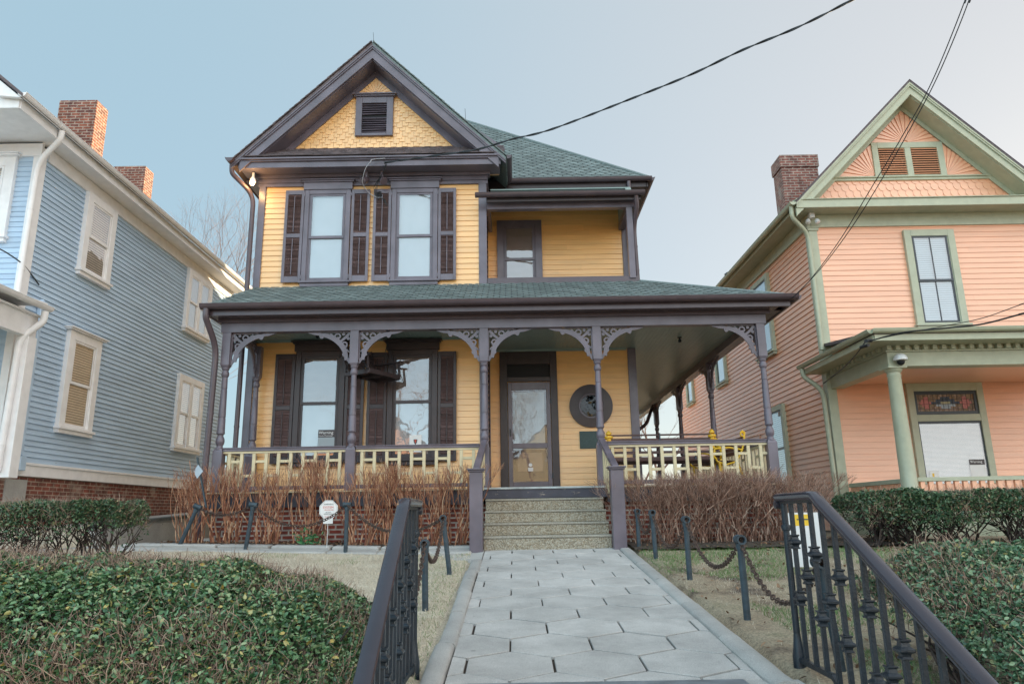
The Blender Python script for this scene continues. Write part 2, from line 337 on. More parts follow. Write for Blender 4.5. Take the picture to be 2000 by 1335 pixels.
def shingles(mb, O, u, v, region, wdt, ex, kind='hex', lift=.014, thick=.008):
    """individual shingle tabs on the plane O+u*a+v*b, clipped to the convex region [(a,b)..]"""
    O = Vector(O); u = Vector(u).normalized(); v = Vector(v).normalized(); n = u.cross(v).normalized()
    us = [p[0] for p in region]; vs = [p[1] for p in region]; row = 0; b = min(vs)-.02
    while b < max(vs):
        a = min(us)-wdt-(wdt/2 if row % 2 else 0)
        while a < max(us)+wdt:
            j = random.uniform(-.005, .005); g = .009 if kind == 'hex' else .003; ww = wdt
            if kind == 'hex': q = [(a+g, b+ex*.55), (a+wdt*.28, b+j), (a+wdt*.72, b+j), (a+wdt-g, b+ex*.55), (a+wdt-g, b+ex*1.75), (a+g, b+ex*1.75)]
            elif kind == 'fish': q = [(a+g, b+ex*.5), (a+wdt*.18, b+ex*.15), (a+wdt*.5, b+j), (a+wdt*.82, b+ex*.15), (a+wdt-g, b+ex*.5), (a+wdt-g, b+ex*1.6), (a+g, b+ex*1.6)]
            elif kind == 'stag':
                dd = ex*.42 if int(a/wdt+row*3) % 2 else 0
                q = [(a+g, b+dd+j), (a+wdt-g, b+dd+j), (a+wdt-g, b+ex*1.7), (a+g, b+ex*1.7)]
            else:
                ww = wdt*random.uniform(.6, 1.3); dd = random.uniform(0, ex*.18)
                q = [(a+g, b+dd), (a+ww-g, b+dd+j), (a+ww-g, b+ex*1.5), (a+g, b+ex*1.5)]
            q = convex_clip(q, region)
            if len(q) >= 3:
                jj = random.uniform(0, .003)
                def h(bb): return lift*(1-(bb-b)/(ex*1.75))+.003+jj
                top = [O+u*x+v*y+n*(h(y)+thick) for x, y in q]; bot = [O+u*x+v*y+n*h(y) for x, y in q]
                mb.prism(bot, top)
            a += ww
        b += ex; row += 1
    return mb
def slab(mb, pts, t):
    """roof slab: top polygon pts, thickness t downward"""
    mb.prism([Vector(p)-Vector((0, 0, t)) for p in pts], [Vector(p) for p in pts]); return mb
def gutter(parent, p0, p1, mat, r=.065, n=10, straps=0, name='gutter'):
    p0 = Vector(p0); p1 = Vector(p1); d = (p1-p0).normalized(); sd_ = d.cross(Vector((0, 0, 1))).normalized(); mb = MB()
    prof = [(math.cos(math.pi+math.pi*k/n)*r, math.sin(math.pi+math.pi*k/n)*r) for k in range(n+1)]
    inner = [(x*.88, y*.88+.004) for x, y in prof][::-1]; pr = prof+inner
    mb.prism([p0+sd_*x+Vector((0, 0, z)) for x, z in pr], [p1+sd_*x+Vector((0, 0, z)) for x, z in pr])
    for e in (p0, p1):
        e2 = e+d*(.004 if e is p1 else -.004)
        mb.prism([e+sd_*x*1.01+Vector((0, 0, z*1.01)) for x, z in prof], [e2+sd_*x*1.01+Vector((0, 0, z*1.01)) for x, z in prof])
    for sgn in (-1, 1):
        c = sd_*(r*sgn)+Vector((0, 0, .003)); mb.tube([p0+c, p1+c], .008, 6)
    if straps:
        for i in range(1, straps+1):
            c = p0.lerp(p1, i/(straps+1)); mb.prism([c+sd_*x*1.05+Vector((0, 0, z*1.05)) for x, z in prof], [c+d*.02+sd_*x*1.05+Vector((0, 0, z*1.05)) for x, z in prof])
    return mb.build(name, mat, parent, smooth=True)
def downspout(parent, pts, mat, r=.045, name='downspout'):
    P = [Vector(p) for p in pts]; out = [P[0]]
    for i in range(1, len(P)-1):
        a, b, c = P[i-1], P[i], P[i+1]; l = min((b-a).length, (c-b).length)*.4
        s, e = b+(a-b).normalized()*l, b+(c-b).normalized()*l
        for k in range(6):
            t = k/5; out.append(s*(1-t)**2+b*2*t*(1-t)+e*t*t)
    out.append(P[-1]); mb = MB().tube(out, r, 12)
    for z in (P[-2].lerp(P[-1], .35), P[-2].lerp(P[-1], .8)): mb.tube([z, z+(P[-1]-P[-2]).normalized()*.03], r*1.1, 12)
    return mb.build(name, mat, parent, smooth=True)

# ---------------- shared house parts ----------------
def window(fr, parent, u0, u1, z0, z1, casm, sashm, shadem, glassm, cas=.11, meet=.5, hood=None, sill=.05, muntin=0, blind=None, twin=False, hd=.09, cover=1.0):
    mb = MB(); D = .09
    for a, b in ((u0, u0+cas), (u1-cas, u1)): fr.box(mb, a, b, -.015, D, z0, z1)
    fr.box(mb, u0+cas, u1-cas, -.015, D, z1-cas, z1)
    fr.box(mb, u0+cas, u1-cas, -.015, D, z0, z0+.03)
    for a, b in ((u0+cas, u0+cas+.02), (u1-cas-.02, u1-cas)): fr.box(mb, a, b, -.002, D-.02, z0+.03, z1-cas)
    mid = (u0+u1)/2
    if twin: fr.box(mb, mid-.07, mid+.07, -.002, D-.002, z0+.03, z1-cas)
    wn = mb.build('window', casm, parent, bevel=.004)
    cells = [(u0+cas+.02, mid-.07), (mid+.07, u1-cas-.02)] if twin else [(u0+cas+.02, u1-cas-.02)]
    s = MB(); g = MB(); sh = MB(); bl = MB(); a0, a1 = z0+.03, z1-cas; zm = a0+(a1-a0)*meet
    for a, b in cells:
        for (q0, q1, n0, n1) in ((a0, zm+.02, .03, .052), (zm-.02, a1, .054, .074)):
            w_ = .04
            fr.box(s, a, a+w_, n0, n1, q0, q1); fr.box(s, b-w_, b, n0, n1, q0, q1)
            fr.box(s, a+w_, b-w_, n0, n1, q0, q0+w_+.012); fr.box(s, a+w_, b-w_, n0, n1, q1-w_, q1)
            for i in range(muntin):
                x = a+(b-a)*(i+1)/(muntin+1); fr.box(s, x-.011, x+.011, n0+.002, n1-.002, q0+w_+.012, q1-w_)
            nn = (n0+n1)/2; fr.box(g, a+w_-.005, b-w_+.005, nn-.002, nn+.002, q0+w_, q1-w_+.005)
        fr.box(sh, a, b, .023, .027, a1-(a1-a0)*cover, a1)
        if cover < 1: pass
        if blind:
            z = a1-.03
            while z > a0+.03:
                bl.prism([fr.p(a+.015, .028, z), fr.p(a+.015, .0290, z+.002), fr.p(a+.015, .0380, z-.034), fr.p(a+.015, .0370, z-.035)],
                         [fr.p(b-.015, .028, z), fr.p(b-.015, .0290, z+.002), fr.p(b-.015, .0380, z-.034), fr.p(b-.015, .0370, z-.035)]); z -= .050
    s.build('sash', sashm, wn); g.build('pane', glassm, wn)
    if cover > 0: sh.build('window_shade', shadem, wn)
    if cover < 1:
        d = MB()
        for a, b in cells: fr.box(d, a, b, .018, .022, a0, a1)
        d.build('dark_room', DARK, wn)
    if blind: bl.build('blind', blind, wn)
    if sill:
        m = MB(); fr.box(m, u0-.04, u1+.04, 0, D+.05, z0-sill, z0-.001); fr.box(m, u0-.01, u1+.01, 0, D+.012, z0-sill-.07, z0-sill-.001); m.build('sill', casm, wn, bevel=.004)
    if hood:
        m = MB(); fr.box(m, u0-.03, u1+.03, 0, D+.02, z1+.001, z1+hood-.05); fr.box(m, u0-.06, u1+.06, 0, D+.05, z1+hood-.049, z1+hood-.02); fr.box(m, u0-.09, u1+.09, 0, D+.085, z1+hood-.019, z1+hood); m.build('hood', casm, wn, bevel=.004)
    return wn
def shutter(fr, parent, u0, u1, z0, z1, casm, louvm, hinge='l'):
    mb = MB(); st = .055; zm = (z0+z1)/2; a, b = .05, .085
    fr.box(mb, u0, u0+st, a, b, z0, z1); fr.box(mb, u1-st, u1, a, b, z0, z1)
    for q0, q1 in ((z0, z0+.12), (zm-.04, zm+.04), (z1-.09, z1)): fr.box(mb, u0+st, u1-st, a, b, q0, q1)
    x = (u0+u1)/2
    for q0, q1 in ((z0+.15, zm-.07), (zm+.07, z1-.12)): fr.box(mb, x-.008, x+.008, b+.002, b+.014, q0, q1)
    for q in (z0+.1, z1-.1):
        h = u0-.01 if hinge == 'l' else u1+.01; fr.box(mb, h-.012, h+.012, b-.004, b+.012, q-.04, q+.04)
    o = mb.build('shutter', casm, parent, bevel=.003); lv = MB()
    for q0, q1 in ((z0+.12, zm-.04), (zm+.04, z1-.09)):
        z = q0+.004; n = int((q1-q0-.008)/.026)
        for i in range(n):
            t = random.uniform(-.004, .004) + (random.choice((.012, -.01)) if random.random() < .12 else 0)
            lv.prism([fr.p(u0+st, .055, z+.022+t), fr.p(u0+st, .061, z+.026+t), fr.p(u0+st, .0835, z+.005), fr.p(u0+st, .078, z+.001)],
                     [fr.p(u1-st, .055, z+.022+t), fr.p(u1-st, .061, z+.026+t), fr.p(u1-st, .0835, z+.005), fr.p(u1-st, .078, z+.001)]); z += .026
    fr.box(lv, u0+st, u1-st, .048, .0495, z0+.12, z1-.09)
    lv.build('louvre', louvm, o); return o
def stroke(mb, fr, pts, wd, n0, n1):
    """a flat curved strip in the plane of the frame, with thickness"""
    P = [Vector((a, b)) for a, b in pts]; L_ = []; R_ = []
    for i, p in enumerate(P):
        d = (P[min(i+1, len(P)-1)]-P[max(i-1, 0)]).normalized(); q = Vector((-d.y, d.x)); ww = wd[i] if isinstance(wd, list) else wd
        L_.append(p+q*ww/2); R_.append(p-q*ww/2)
    for i in range(len(P)-1):
        pl = [L_[i], L_[i+1], R_[i+1], R_[i]]
        o = len(mb.v); mb.v += [tuple(fr.p(a.x, n0, a.y)) for a in pl]+[tuple(fr.p(a.x, n1, a.y)) for a in pl]
        mb.f += [(o, o+1, o+2, o+3), (o+7, o+6, o+5, o+4), (o, o+4, o+5, o+1), (o+3, o+2, o+6, o+7)]
        if i == 0: mb.f.append((o, o+3, o+7, o+4))
        if i == len(P)-2: mb.f.append((o+1, o+5, o+6, o+2))
    return mb
def disc(mb, fr, u, z, r, n0, n1, n=14):
    return fr.poly(mb, [(u+r*math.cos(2*math.pi*k/n), z+r*math.sin(2*math.pi*k/n)) for k in range(n)], n0, n1)
def arc(cx, cz, r, a0, a1, n=12, rz=None):
    rz = rz or r; return [(cx+r*math.cos(R(a0+(a1-a0)*k/n)), cz+rz*math.sin(R(a0+(a1-a0)*k/n))) for k in range(n+1)]
def fretwork(fr, parent, u, z, sg, mat=None, W=.70, H=.52):
    """spandrel bracket with a sweeping arch, two scrolls and small knobs; the post is at u, the beam underside at z"""
    mb = MB(); T = .014
    def m(pts): return [(u+sg*a, z-b) for a, b in pts]
    # arch band: from low on the post to out along the beam
    band = [(.56-.49*math.cos(R(t)), .50-.45*math.sin(R(t))) for t in [k*88/18 for k in range(19)]]
    wds = [.055+.035*math.sin(math.pi*k/18) for k in range(19)]
    stroke(mb, fr, m(band), wds, -T, T)
    stroke(mb, fr, m([(.52, .034), (.62, .028), (.74, .010)]), [.062, .052, .016], -T+.001, T-.001)
    disc(mb, fr, *m([(.50, .085)])[0], .036, -T+.002, T-.002); disc(mb, fr, *m([(.105, .40)])[0], .036, -T+.0025, T-.0025)
    stroke(mb, fr, m([(.012, .56), (.03, .50), (.07, .455), (.10, .44)]), [.02, .05, .05, .03], -T+.003, T-.003)
    # edge strips against post and beam
    stroke(mb, fr, m([(.008, .02), (.008, .50)]), .02, -T+.0035, T-.0035); stroke(mb, fr, m([(.02, .008), (.46, .008)]), .02, -T+.0045, T-.0045)
    # scrolls
    for (cx, cz, a0, a1, r) in ((.105, .235, -60, 235, .062), (.225, .085, -20, 270, .056)):
        pts = [(cx+r*(1-.45*k/16)*math.cos(R(a0+(a1-a0)*k/16)), cz-r*(1-.45*k/16)*math.sin(R(a0+(a1-a0)*k/16))) for k in range(17)]
        stroke(mb, fr, m(pts), .026, -T+.0055, T-.0055); disc(mb, fr, *m([pts[-1]])[0], .024, -T+.006, T-.006)
    stroke(mb, fr, m([(.02, .02), (.09, .10), (.17, .165), (.215, .20)]), [.05, .045, .04, .03], -T+.007, T-.007)
    stroke(mb, fr, m([(.03, .36), (.06, .32), (.105, .295)]), .024, -T+.008, T-.008); stroke(mb, fr, m([(.36, .03), (.32, .06), (.28, .10)]), .024, -T+.0085, T-.0085)
    disc(mb, fr, *m([(.05, .12)])[0], .028, -T+.009, T-.009); disc(mb, fr, *m([(.13, .045)])[0], .026, -T+.0095, T-.0095)
    return mb.build('fretwork_bracket', mat or TRIM, parent)
POSTPROF = [(.075, 1.60), (.075, 1.62), (.055, 1.635), (.048, 1.66), (.052, 1.675), (.066, 1.70), (.072, 1.74), (.068, 1.78), (.052, 1.815), (.046, 1.83), (.05, 1.85), (.066, 1.865), (.068, 1.885), (.064, 1.895),
            (.060, 2.12), (.056, 2.125), (.056, 2.14), (.060, 2.145), (.050, 2.60), (.046, 2.605), (.046, 2.62), (.050, 2.625), (.045, 2.80), (.045, 2.815), (.058, 2.83), (.064, 2.86), (.060, 2.90), (.046, 2.93), (.058, 2.945), (.062, 2.96), (.062, 2.975)]
def porch_post(parent, x, y, half=False):
    mb = MB(); s = .078
    mb.box(x-s, x+s, y-s, y+s, .912, 1.57)
    mb.prism([(x-s, y-s, 1.57), (x+s, y-s, 1.57), (x+s, y+s, 1.57), (x-s, y+s, 1.57)], [(x-.06, y-.06, 1.61), (x+.06, y-.06, 1.61), (x+.06, y+.06, 1.61), (x-.06, y+.06, 1.61)])
    mb.lathe((x, y, 0), POSTPROF, 18); s = .07
    mb.prism([(x-.05, y-.05, 2.975), (x+.05, y-.05, 2.975), (x+.05, y+.05, 2.975), (x-.05, y+.05, 2.975)], [(x-s, y-s, 3.02), (x+s, y-s, 3.02), (x+s, y+s, 3.02), (x-s, y+s, 3.02)])
    mb.box(x-s, x+s, y-s, y+s, 3.02, 3.579)
    return mb.build('porch_post', TRIM, parent, smooth=True)
def railing(parent, fr, u0, u1, z0=1.0, z1=1.60, sp=.197):
    mb = MB(); fr.box(mb, u0, u1, -.045, .045, z1-.03, z1+.012); fr.box(mb, u0, u1, -.06, .06, z1+.0125, z1+.03); fr.box(mb, u0, u1, -.035, .035, z0-.06, z0)
    r = mb.build('railing', TRIM, parent, bevel=.004)
    m = MB(); fr.box(m, u0, u1, -.028, .028, z1-.065, z1-.031); m.build('under_rail', CREAM, r)
    n = max(2, int(round((u1-u0)/sp))); st = (u1-u0)/n
    for i in range(n):
        m = MB(); x = u0+st*(i+.5); fr.box(m, x-.026, x+.026, -.022, .022, z0+.001, z1-.066)
        za = z1-.20 if i % 2 == 0 else z0+.17
        if i < n-1: fr.box(m, x+.0265, x+st-.0265, -.015, .015, za-.022, za+.022)
        elif n % 2: fr.box(m, x+.0265, u1, -.015, .015, za-.022, za+.022)
        if i == 0: fr.box(m, u0, x-.0265, -.015, .015, z0+.15, z0+.19)
        m.build('baluster', CREAM, r, bevel=.003)
    return r

# =====================================================================
# YELLOW HOUSE
# =====================================================================
YF, YD, XL, XB, XR, YBK = 13.1, 14.2, -4.90, -.50, 2.45, 24.3
H = thing('yellow_house', 'two storey yellow clapboard house with green roof and wrap round porch in the middle', 'house', (-1.2, 13.1, 0))
F1 = Fr((0, YF, 0), (1, 0, 0), (0, -1, 0)); F2 = Fr((0, YD, 0), (1, 0, 0), (0, -1, 0))
FB = Fr((XB, 0, 0), (0, 1, 0), (1, 0, 0)); FR = Fr((XR, 0, 0), (0, 1, 0), (1, 0, 0)); FL = Fr((XL, 0, 0), (0, 1, 0), (-1, 0, 0))
mb = MB(); clap(mb, F1, XL, XB, .92, 6.93, .110); mb.build('front_wall', YELLOW, H)
mb = MB(); clap(mb, F2, XB+.03, XR, .92, 6.93, .110); mb.build('recessed_wall', YELLOW, H)
mb = MB(); clap(mb, FB, YF+.12, YD-.03, .92, 6.93, .110); mb.build('bay_side_wall', YELLOW, H)
mb = MB(); clap(mb, FR, YD+.12, YBK, .92, 6.93, .110); mb.build('right_wall', YELLOW, H)
mb = MB(); clap(mb, FL, YF+.12, YBK, .3, 6.93, .110); mb.build('left_wall', YELLOW, H)
mb = MB(); mb.box(XL+.13, XR-.13, YD+.14, YBK, .1, 7.1); mb.box(XL+.13, XB-.13, YF+.14, YD+.13, .1, 7.1); mb.build('house_core', DARK, H)
mb = MB(); mb.box(XL, XR, YBK+.001, YBK+.05, .1, 7.1); mb.build('rear_wall', YELLOW, H)
# corner boards
for nm, (x0, x1, y0, y1, z0, z1) in enumerate([(XL-.045, XL+.085, YF-.045, YF+.1, .9, 6.93), (XB-.11, XB+.045, YF-.045, YF+.1, .9, 6.93), (XR-.12, XR+.045, YD-.045, YD+.1, .9, 3.72), (XR-.10, XR+.045, YD-.045, YD+.1, 4.75, 6.93), (XB+.03, XB+.05, YD-.05, YD-.01, .9, 3.7)]):
    MB().box(x0, x1, y0, y1, z0, z1).build('corner_board', TRIM, H, bevel=.004)
# frieze boards and cornice of the front bay
mb = MB(); mb.box(XL-.07, XB+.07, YF-.07, YF+.05, 6.932, 7.02); mb.box(XL-.07, XB+.07, YF-.05, YF+.05, 6.86, 6.931); mb.box(XL-.12, XB+.12, YF-.12, YF+.05, 7.021, 7.085)
mb.box(XB+.001, XB+.07, YF+.051, YD-.05, 6.86, 7.02); mb.build('frieze', TRIM, H, bevel=.004)
mb = MB(); mb.box(-5.22, -.18, 12.70, YF+.02, 7.086, 7.11); mb.build('cornice_soffit', TRIM, H)
mb = MB(); mb.box(-5.24, -.16, 12.66, 12.70, 7.07, 7.19); mb.box(-5.27, -.13, 12.62, 12.70, 7.191, 7.22); mb.box(-5.30, -.10, 12.585, 12.70, 7.221, 7.255); mb.build('cornice_fascia', TRIM, H, bevel=.004)
# pent roof with shakes at the gable foot
mb = MB(); mb.prism([(-5.30, 12.60, 7.256), (-5.30, YF+.02, 7.256), (-5.30, YF+.02, 7.68), (-5.30, 12.61, 7.27)], [(-.10, 12.60, 7.256), (-.10, YF+.02, 7.256), (-.10, YF+.02, 7.68), (-.10, 12.61, 7.27)])
vv = Vector((0, .51, .415)); shingles(mb, (-5.30, 12.60, 7.268), (1, 0, 0), vv, [(0, 0), (5.2, 0), (5.2, vv.length), (0, vv.length)], .17, .10, 'rand', .018, .014); mb.build('pent_roof', SHAKE, H)
# gable wall
GX, GZ = -2.70, 9.75
def gz_(x): return GZ-abs(x-GX)*(GZ-7.20)/2.62
mb = MB(); mb.prism([(-5.2, YF, 7.1), (-.2, YF, 7.1), (GX, YF, 9.56)], [(-5.2, YF+.1, 7.1), (-.2, YF+.1, 7.1), (GX, YF+.1, 9.56)])
shingles(mb, (0, YF-.002, 0), (1, 0, 0), (0, 0, 1), [(-4.5, 7.56), (-.9, 7.56), (-2.70, 9.42)], .115, .115, 'stag', .018, .008); mb.build('gable_shingles', YELLOW, H)
sl_ = (GZ-7.20)/2.62; nl = math.hypot(1, sl_)
mb = MB()
for sg in (-1, 1):   # sloping boards on the gable wall, framing the shingles
    F1.poly(mb, [(GX, 9.62), (GX, 9.25), (GX+sg*1.66, 9.25-1.66*.985), (GX+sg*2.62, 7.56), (GX+sg*2.62, 7.62)][:5], .03 if sg < 0 else .031, .062 if sg < 0 else .061)
    F1.poly(mb, [(GX, 9.50), (GX, 9.45), (GX+sg*2.36, 7.16), (GX+sg*2.42, 7.16)], .0625, .085 if sg < 0 else .084)
mb.build('gable_frieze_boards', TRIM, H)
mb = MB()
pan = [(GX, 9.26), (GX-.42, 8.865), (GX+.42, 8.865)]; F1.poly(mb, pan, .02, .034)
for k in range(11):
    a = R(8+k*16.4); c, s_ = math.cos(a), math.sin(a); L_ = .42
    dx, dz = c, s_
    t = min(.44, (.40)/max(.001, abs(dz)+abs(dx)*.955)); q = Vector((-s_, c))
    p0 = Vector((GX+c*.07, 8.87+s_*.07)); p1 = Vector((GX+c*t, 8.87+s_*t)); w0, w1 = .005, .052*t/.4
    F1.poly(mb, [tuple(p0-q*w0), tuple(p1-q*w1), tuple(p1+q*w1), tuple(p0+q*w0)], .034, .045+.0005*k)
mb.build('sunburst_panel', YELLOW, H)
disc(MB(), F1, GX, 8.88, .055, .05, .06).build('sunburst_hub', TRIM, H)
# gable vent
mb = MB(); F1.box(mb, -3.09, -2.96, .0, .085, 7.93, 8.80); F1.box(mb, -2.46, -2.33, .0, .085, 7.93, 8.80); F1.box(mb, -2.96, -2.46, .0, .085, 8.66, 8.80); F1.box(mb, -2.96, -2.46, .0, .085, 7.93, 7.99)
F1.box(mb, -3.13, -2.29, 0, .12, 8.801, 8.83); F1.box(mb, -3.16, -2.26, 0, .15, 8.831, 8.86); v = mb.build('vent', TRIM, H, bevel=.004)
mb = MB()
for k in range(13):
    z = 8.0+k*.05
    if k == 7: continue
    j = random.uniform(-.006, .006); mb.prism([F1.p(-2.96, .042, z+.04), F1.p(-2.96, .048, z+.045), F1.p(-2.96, .08, z+.012+j), F1.p(-2.96, .07, z+.006+j)], [F1.p(-2.46, .042, z+.04), F1.p(-2.46, .048, z+.045), F1.p(-2.46, .08, z+.012-j), F1.p(-2.46, .07, z+.006-j)])
mb.build('louvre', TRIM, v); F1.box(MB(), -2.96, -2.46, .036, .040, 7.99, 8.66).build('vent_opening', DARK, v)
# main gable roof
YO = 12.58
def roof_pts(sg, e0, y0, y1, up=0): return [(GX, y0, GZ+up), (GX+sg*e0, y0, GZ-e0*sl_+up), (GX+sg*e0, y1, GZ-e0*sl_+up), (GX, y1, GZ+up)]
for sg in (-1, 1):
    mb = MB(); e0 = 2.66 if sg < 0 else 2.64
    slab(mb, roof_pts(sg, e0, YO, 17.0), .05)
    u = (0, 1, 0) if sg > 0 else (0, -1, 0); O = (GX+sg*e0, YO-.03, GZ-e0*sl_+.004) if sg > 0 else (GX-e0, 17.0, GZ-e0*sl_+.004)
    shingles(mb, O, u, (-sg*1, 0, sl_), [(0, 0), (4.45, 0), (4.45, e0*nl), (0, e0*nl)], .30, .14, 'rand', .016, .012)
    mb.build('gable_roof', SHAKE if sg < 0 else GREENROOF, H)
    # rake: crown moulding, fascia, soffit
    def rk(off0, off1, y0, y1, e=e0): return [Vector((GX, y0, GZ-off0)), Vector((GX+sg*e, y0, GZ-e*sl_-off0)), Vector((GX+sg*e, y0, GZ-e*sl_-off1)), Vector((GX, y0, GZ-off1))], [Vector((GX, y1, GZ-off0)), Vector((GX+sg*e, y1, GZ-e*sl_-off0)), Vector((GX+sg*e, y1, GZ-e*sl_-off1)), Vector((GX, y1, GZ-off1))]
    mb = MB(); mb.prism(*rk(.051, .085, YO+.002, YO+.06)); mb.prism(*rk(.086, .125, YO+.02, YO+.07)); mb.prism(*rk(.126, .33, YO+.045, YO+.09, 2.50)); mb.prism(*rk(.335, .352, YO+.091, YF+.01, 2.36))
    mb.prism(*rk(.126, .20, YF-.10, YF-.0, 2.4)); mb.build('rake_board', TRIM, H)
# hip roof over the body
AX, AY, AZ = -1.2, 18.0, 11.15; ex0, ex1, ey0, ey1, ez = -5.32, 2.92, 13.9, 24.4, 7.33
mb = MB(); P4 = [(ex0, ey0, ez), (ex1, ey0, ez), (ex1, ey1, ez), (ex0, ey1, ez)]; mb.add(P4+[(AX, AY, AZ)], [(0, 1, 4), (1, 2, 4), (2, 3, 4), (3, 0, 4), (3, 2, 1, 0)])
UNDER = paint('roof_underlay', (.03, .045, .045), .9, .2)
hr = mb.build('hip_roof', UNDER, H); mb = MB()
vv = Vector((0, AY-ey0, AZ-ez)); L_ = vv.length; shingles(mb, (AX, ey0, ez+.004), (1, 0, 0), vv, [(ex0-AX, 0), (ex1-AX, 0), (0, L_)], .205, .125, 'hex', .018, .006)
vv = Vector((-(ex1-AX), 0, AZ-ez)); shingles(mb, (ex1, AY, ez+.004), (0, 1, 0), vv, [(ey0-AY, 0), (ey1-AY, 0), (0, vv.length)], .3, .18, 'hex', .018, .006)
for c in ((ex1, ey0), (ex0, ey0)):
    a, b = Vector((c[0], c[1], ez+.02)), Vector((AX, AY, AZ+.03)); mb.tube([a, b], .045, 8)
mb.build('roof_shingles', GREENROOF, hr)
mb = MB(); mb.box(XB+.12, XR+.42, 13.93, YD-.02, 7.14, 7.16); mb.box(XR+.05, XR+.42, YD-.02, YBK, 7.14, 7.16); mb.box(XB+.05, XR+.44, 13.885, 13.925, 7.13, 7.31); mb.box(XR+.425, XR+.465, 13.885, YBK, 7.13, 7.31)
mb.box(XB+.05, XR+.1, YD-.09, YD-.02, 6.932, 7.138); mb.build('eave_boards', TRIMD, H)
mb = MB(); mb.box(-5.27, -4.95, YF+.1, YBK, 7.05, 7.09); mb.build('left_soffit', TRIM, H)
gutter(H, (.0, 13.82, 7.30), (2.98, 13.82, 7.30), GUTM, .07, straps=2)
gutter(H, (2.98, 13.80, 7.30), (2.98, 22, 7.30), GUTM, .07)
gutter(H, (-.02, 12.72, 7.29), (-.02, 13.86, 7.29), GUTM, .075)
gutter(H, (-5.36, 12.5, 7.22), (-5.36, 22, 7.22), GUTM, .075)
downspout(H, [(-5.36, 12.66, 7.14), (-5.36, 12.68, 6.98), (-5.02, 12.98, 6.66), (-5.02, 12.98, 1.0)], GUTM, .045)
MB().tube([(-5.02, 12.98, 1.02), (-5.02, 12.98, .12)], .046, 12).build('downspout_foot', CABLE, H)
# lightning rod
MB().tube([(GX+.02, 12.62, 9.74), (GX, 12.62, 10.0)], .004, 5).build('roof_spike', CABLE, H)
MB().tube([(AX+.02, 17.9, 11.1), (AX, 17.9, 11.5)], .006, 5).build('roof_spike', CABLE, H)

# upstairs windows and shutters
for (a, b) in ((-4.02, -3.12), (-2.31, -1.41)):
    window(F1, H, a, b, 4.87, 6.76, TRIM, TRIM, SHADE, GLASSB, cas=.09, hood=.20, sill=.035, meet=.49)
for (a, b, h) in ((-4.40, -4.03, 'r'), (-3.10, -2.74, 'l'), (-2.67, -2.32, 'r'), (-1.40, -1.05, 'l')): shutter(F1, H, a, b, 4.86, 6.76, TRIM, LOUV, h)
# ground floor windows, tall sashes
WG = [(-4.02, -3.10), (-2.31, -1.39)]
for (a, b) in WG:
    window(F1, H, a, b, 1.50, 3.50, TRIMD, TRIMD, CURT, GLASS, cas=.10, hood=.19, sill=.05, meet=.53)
for (a, b) in WG:
    F1.box(MB(), a+.125, b-.125, .0275, .029, 1.66, 2.52).build('lower_curtain', SHADE, [o for o in H.children if o.name.startswith('window')][-2 if a < -3 else -1])
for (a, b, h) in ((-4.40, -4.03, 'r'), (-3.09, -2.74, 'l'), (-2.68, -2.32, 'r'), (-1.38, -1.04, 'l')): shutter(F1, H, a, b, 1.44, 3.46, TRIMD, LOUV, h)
# window notices
def notice(fr, u, z, w_, h, cat, label, n=.057):
    t = thing('window_notice', label, cat, fr.p(u, n, z)); m = MB(); fr.box(m, u-w_/2, u+w_/2, n, n+.002, z, z+h); return t, m
t, m = notice(F1, -3.40, 1.62, .30, .42, 'notice', 'white notice with grey Warning band in the lower left window of the yellow house'); m.build('sheet', SHADE, t)
m = MB(); F1.box(m, -3.55, -3.25, .0593, .0605, 1.905, 2.04); m.build('header_band', TRIMD, t)
text('Warning', .075, SIGNW, 'lettering', t, F1.p(-3.54, .0615, 1.965), center=False); text('House Protected', .036, SIGNW, 'lettering', t, F1.p(-3.54, .0615, 1.922), center=False)
t, m = notice(F1, -1.78, 1.61, .22, .31, 'notice', 'white sheet with small arrowhead emblem in the window left of the front door'); m.build('sheet', SIGNW, t)
m = MB(); F1.poly(m, [(-1.815, 1.84), (-1.745, 1.84), (-1.75, 1.79), (-1.78, 1.74), (-1.81, 1.79)], .0593, .0603); m.build('emblem', TRIMD, t)
m = MB(); F1.poly(m, [(-1.80, 1.83), (-1.76, 1.83), (-1.78, 1.765)], .0606, .0616); m.build('emblem_detail', REDINK, t)
m = MB(); F1.box(m, -1.85, -1.71, .0593, .0600, 1.71, 1.716); m.build('text_line', TRIM, t)
# recess: balcony window
window(F2, H, -.28, .66, 4.90, 6.52, TRIM, TRIM, CURT, GLASS, cas=.14, hood=None, sill=0, meet=.50)
# front door with transom
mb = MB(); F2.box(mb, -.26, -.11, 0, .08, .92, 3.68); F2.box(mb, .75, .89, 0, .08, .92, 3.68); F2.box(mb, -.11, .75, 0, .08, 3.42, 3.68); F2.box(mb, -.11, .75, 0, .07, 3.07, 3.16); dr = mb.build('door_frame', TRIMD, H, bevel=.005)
F2.box(MB(), -.11, .75, .024, .03, 3.16, 3.42).build('transom_pane', DARK, dr)
F2.box(MB(), -.09, .73, .022, .03, .95, 3.06).build('inner_door', TRIMD, dr)
F2.box(MB(), .0, .62, .0305, .036, 1.72, 2.86).build('door_curtain', SHADE, dr)
F2.box(MB(), .07, .56, .0305, .036, 1.30, 1.66).build('letter_panel', CURT, dr)
mb = MB(); F2.box(mb, -.10, -.02, .042, .075, .96, 3.05); F2.box(mb, .66, .74, .042, .075, .96, 3.05)
for a, b in ((.96, 1.10), (1.74, 1.84), (2.90, 3.05)): F2.box(mb, -.02, .66, .042, .075, a, b)
sd2 = mb.build('screen_door', TRIM, H, bevel=.004)
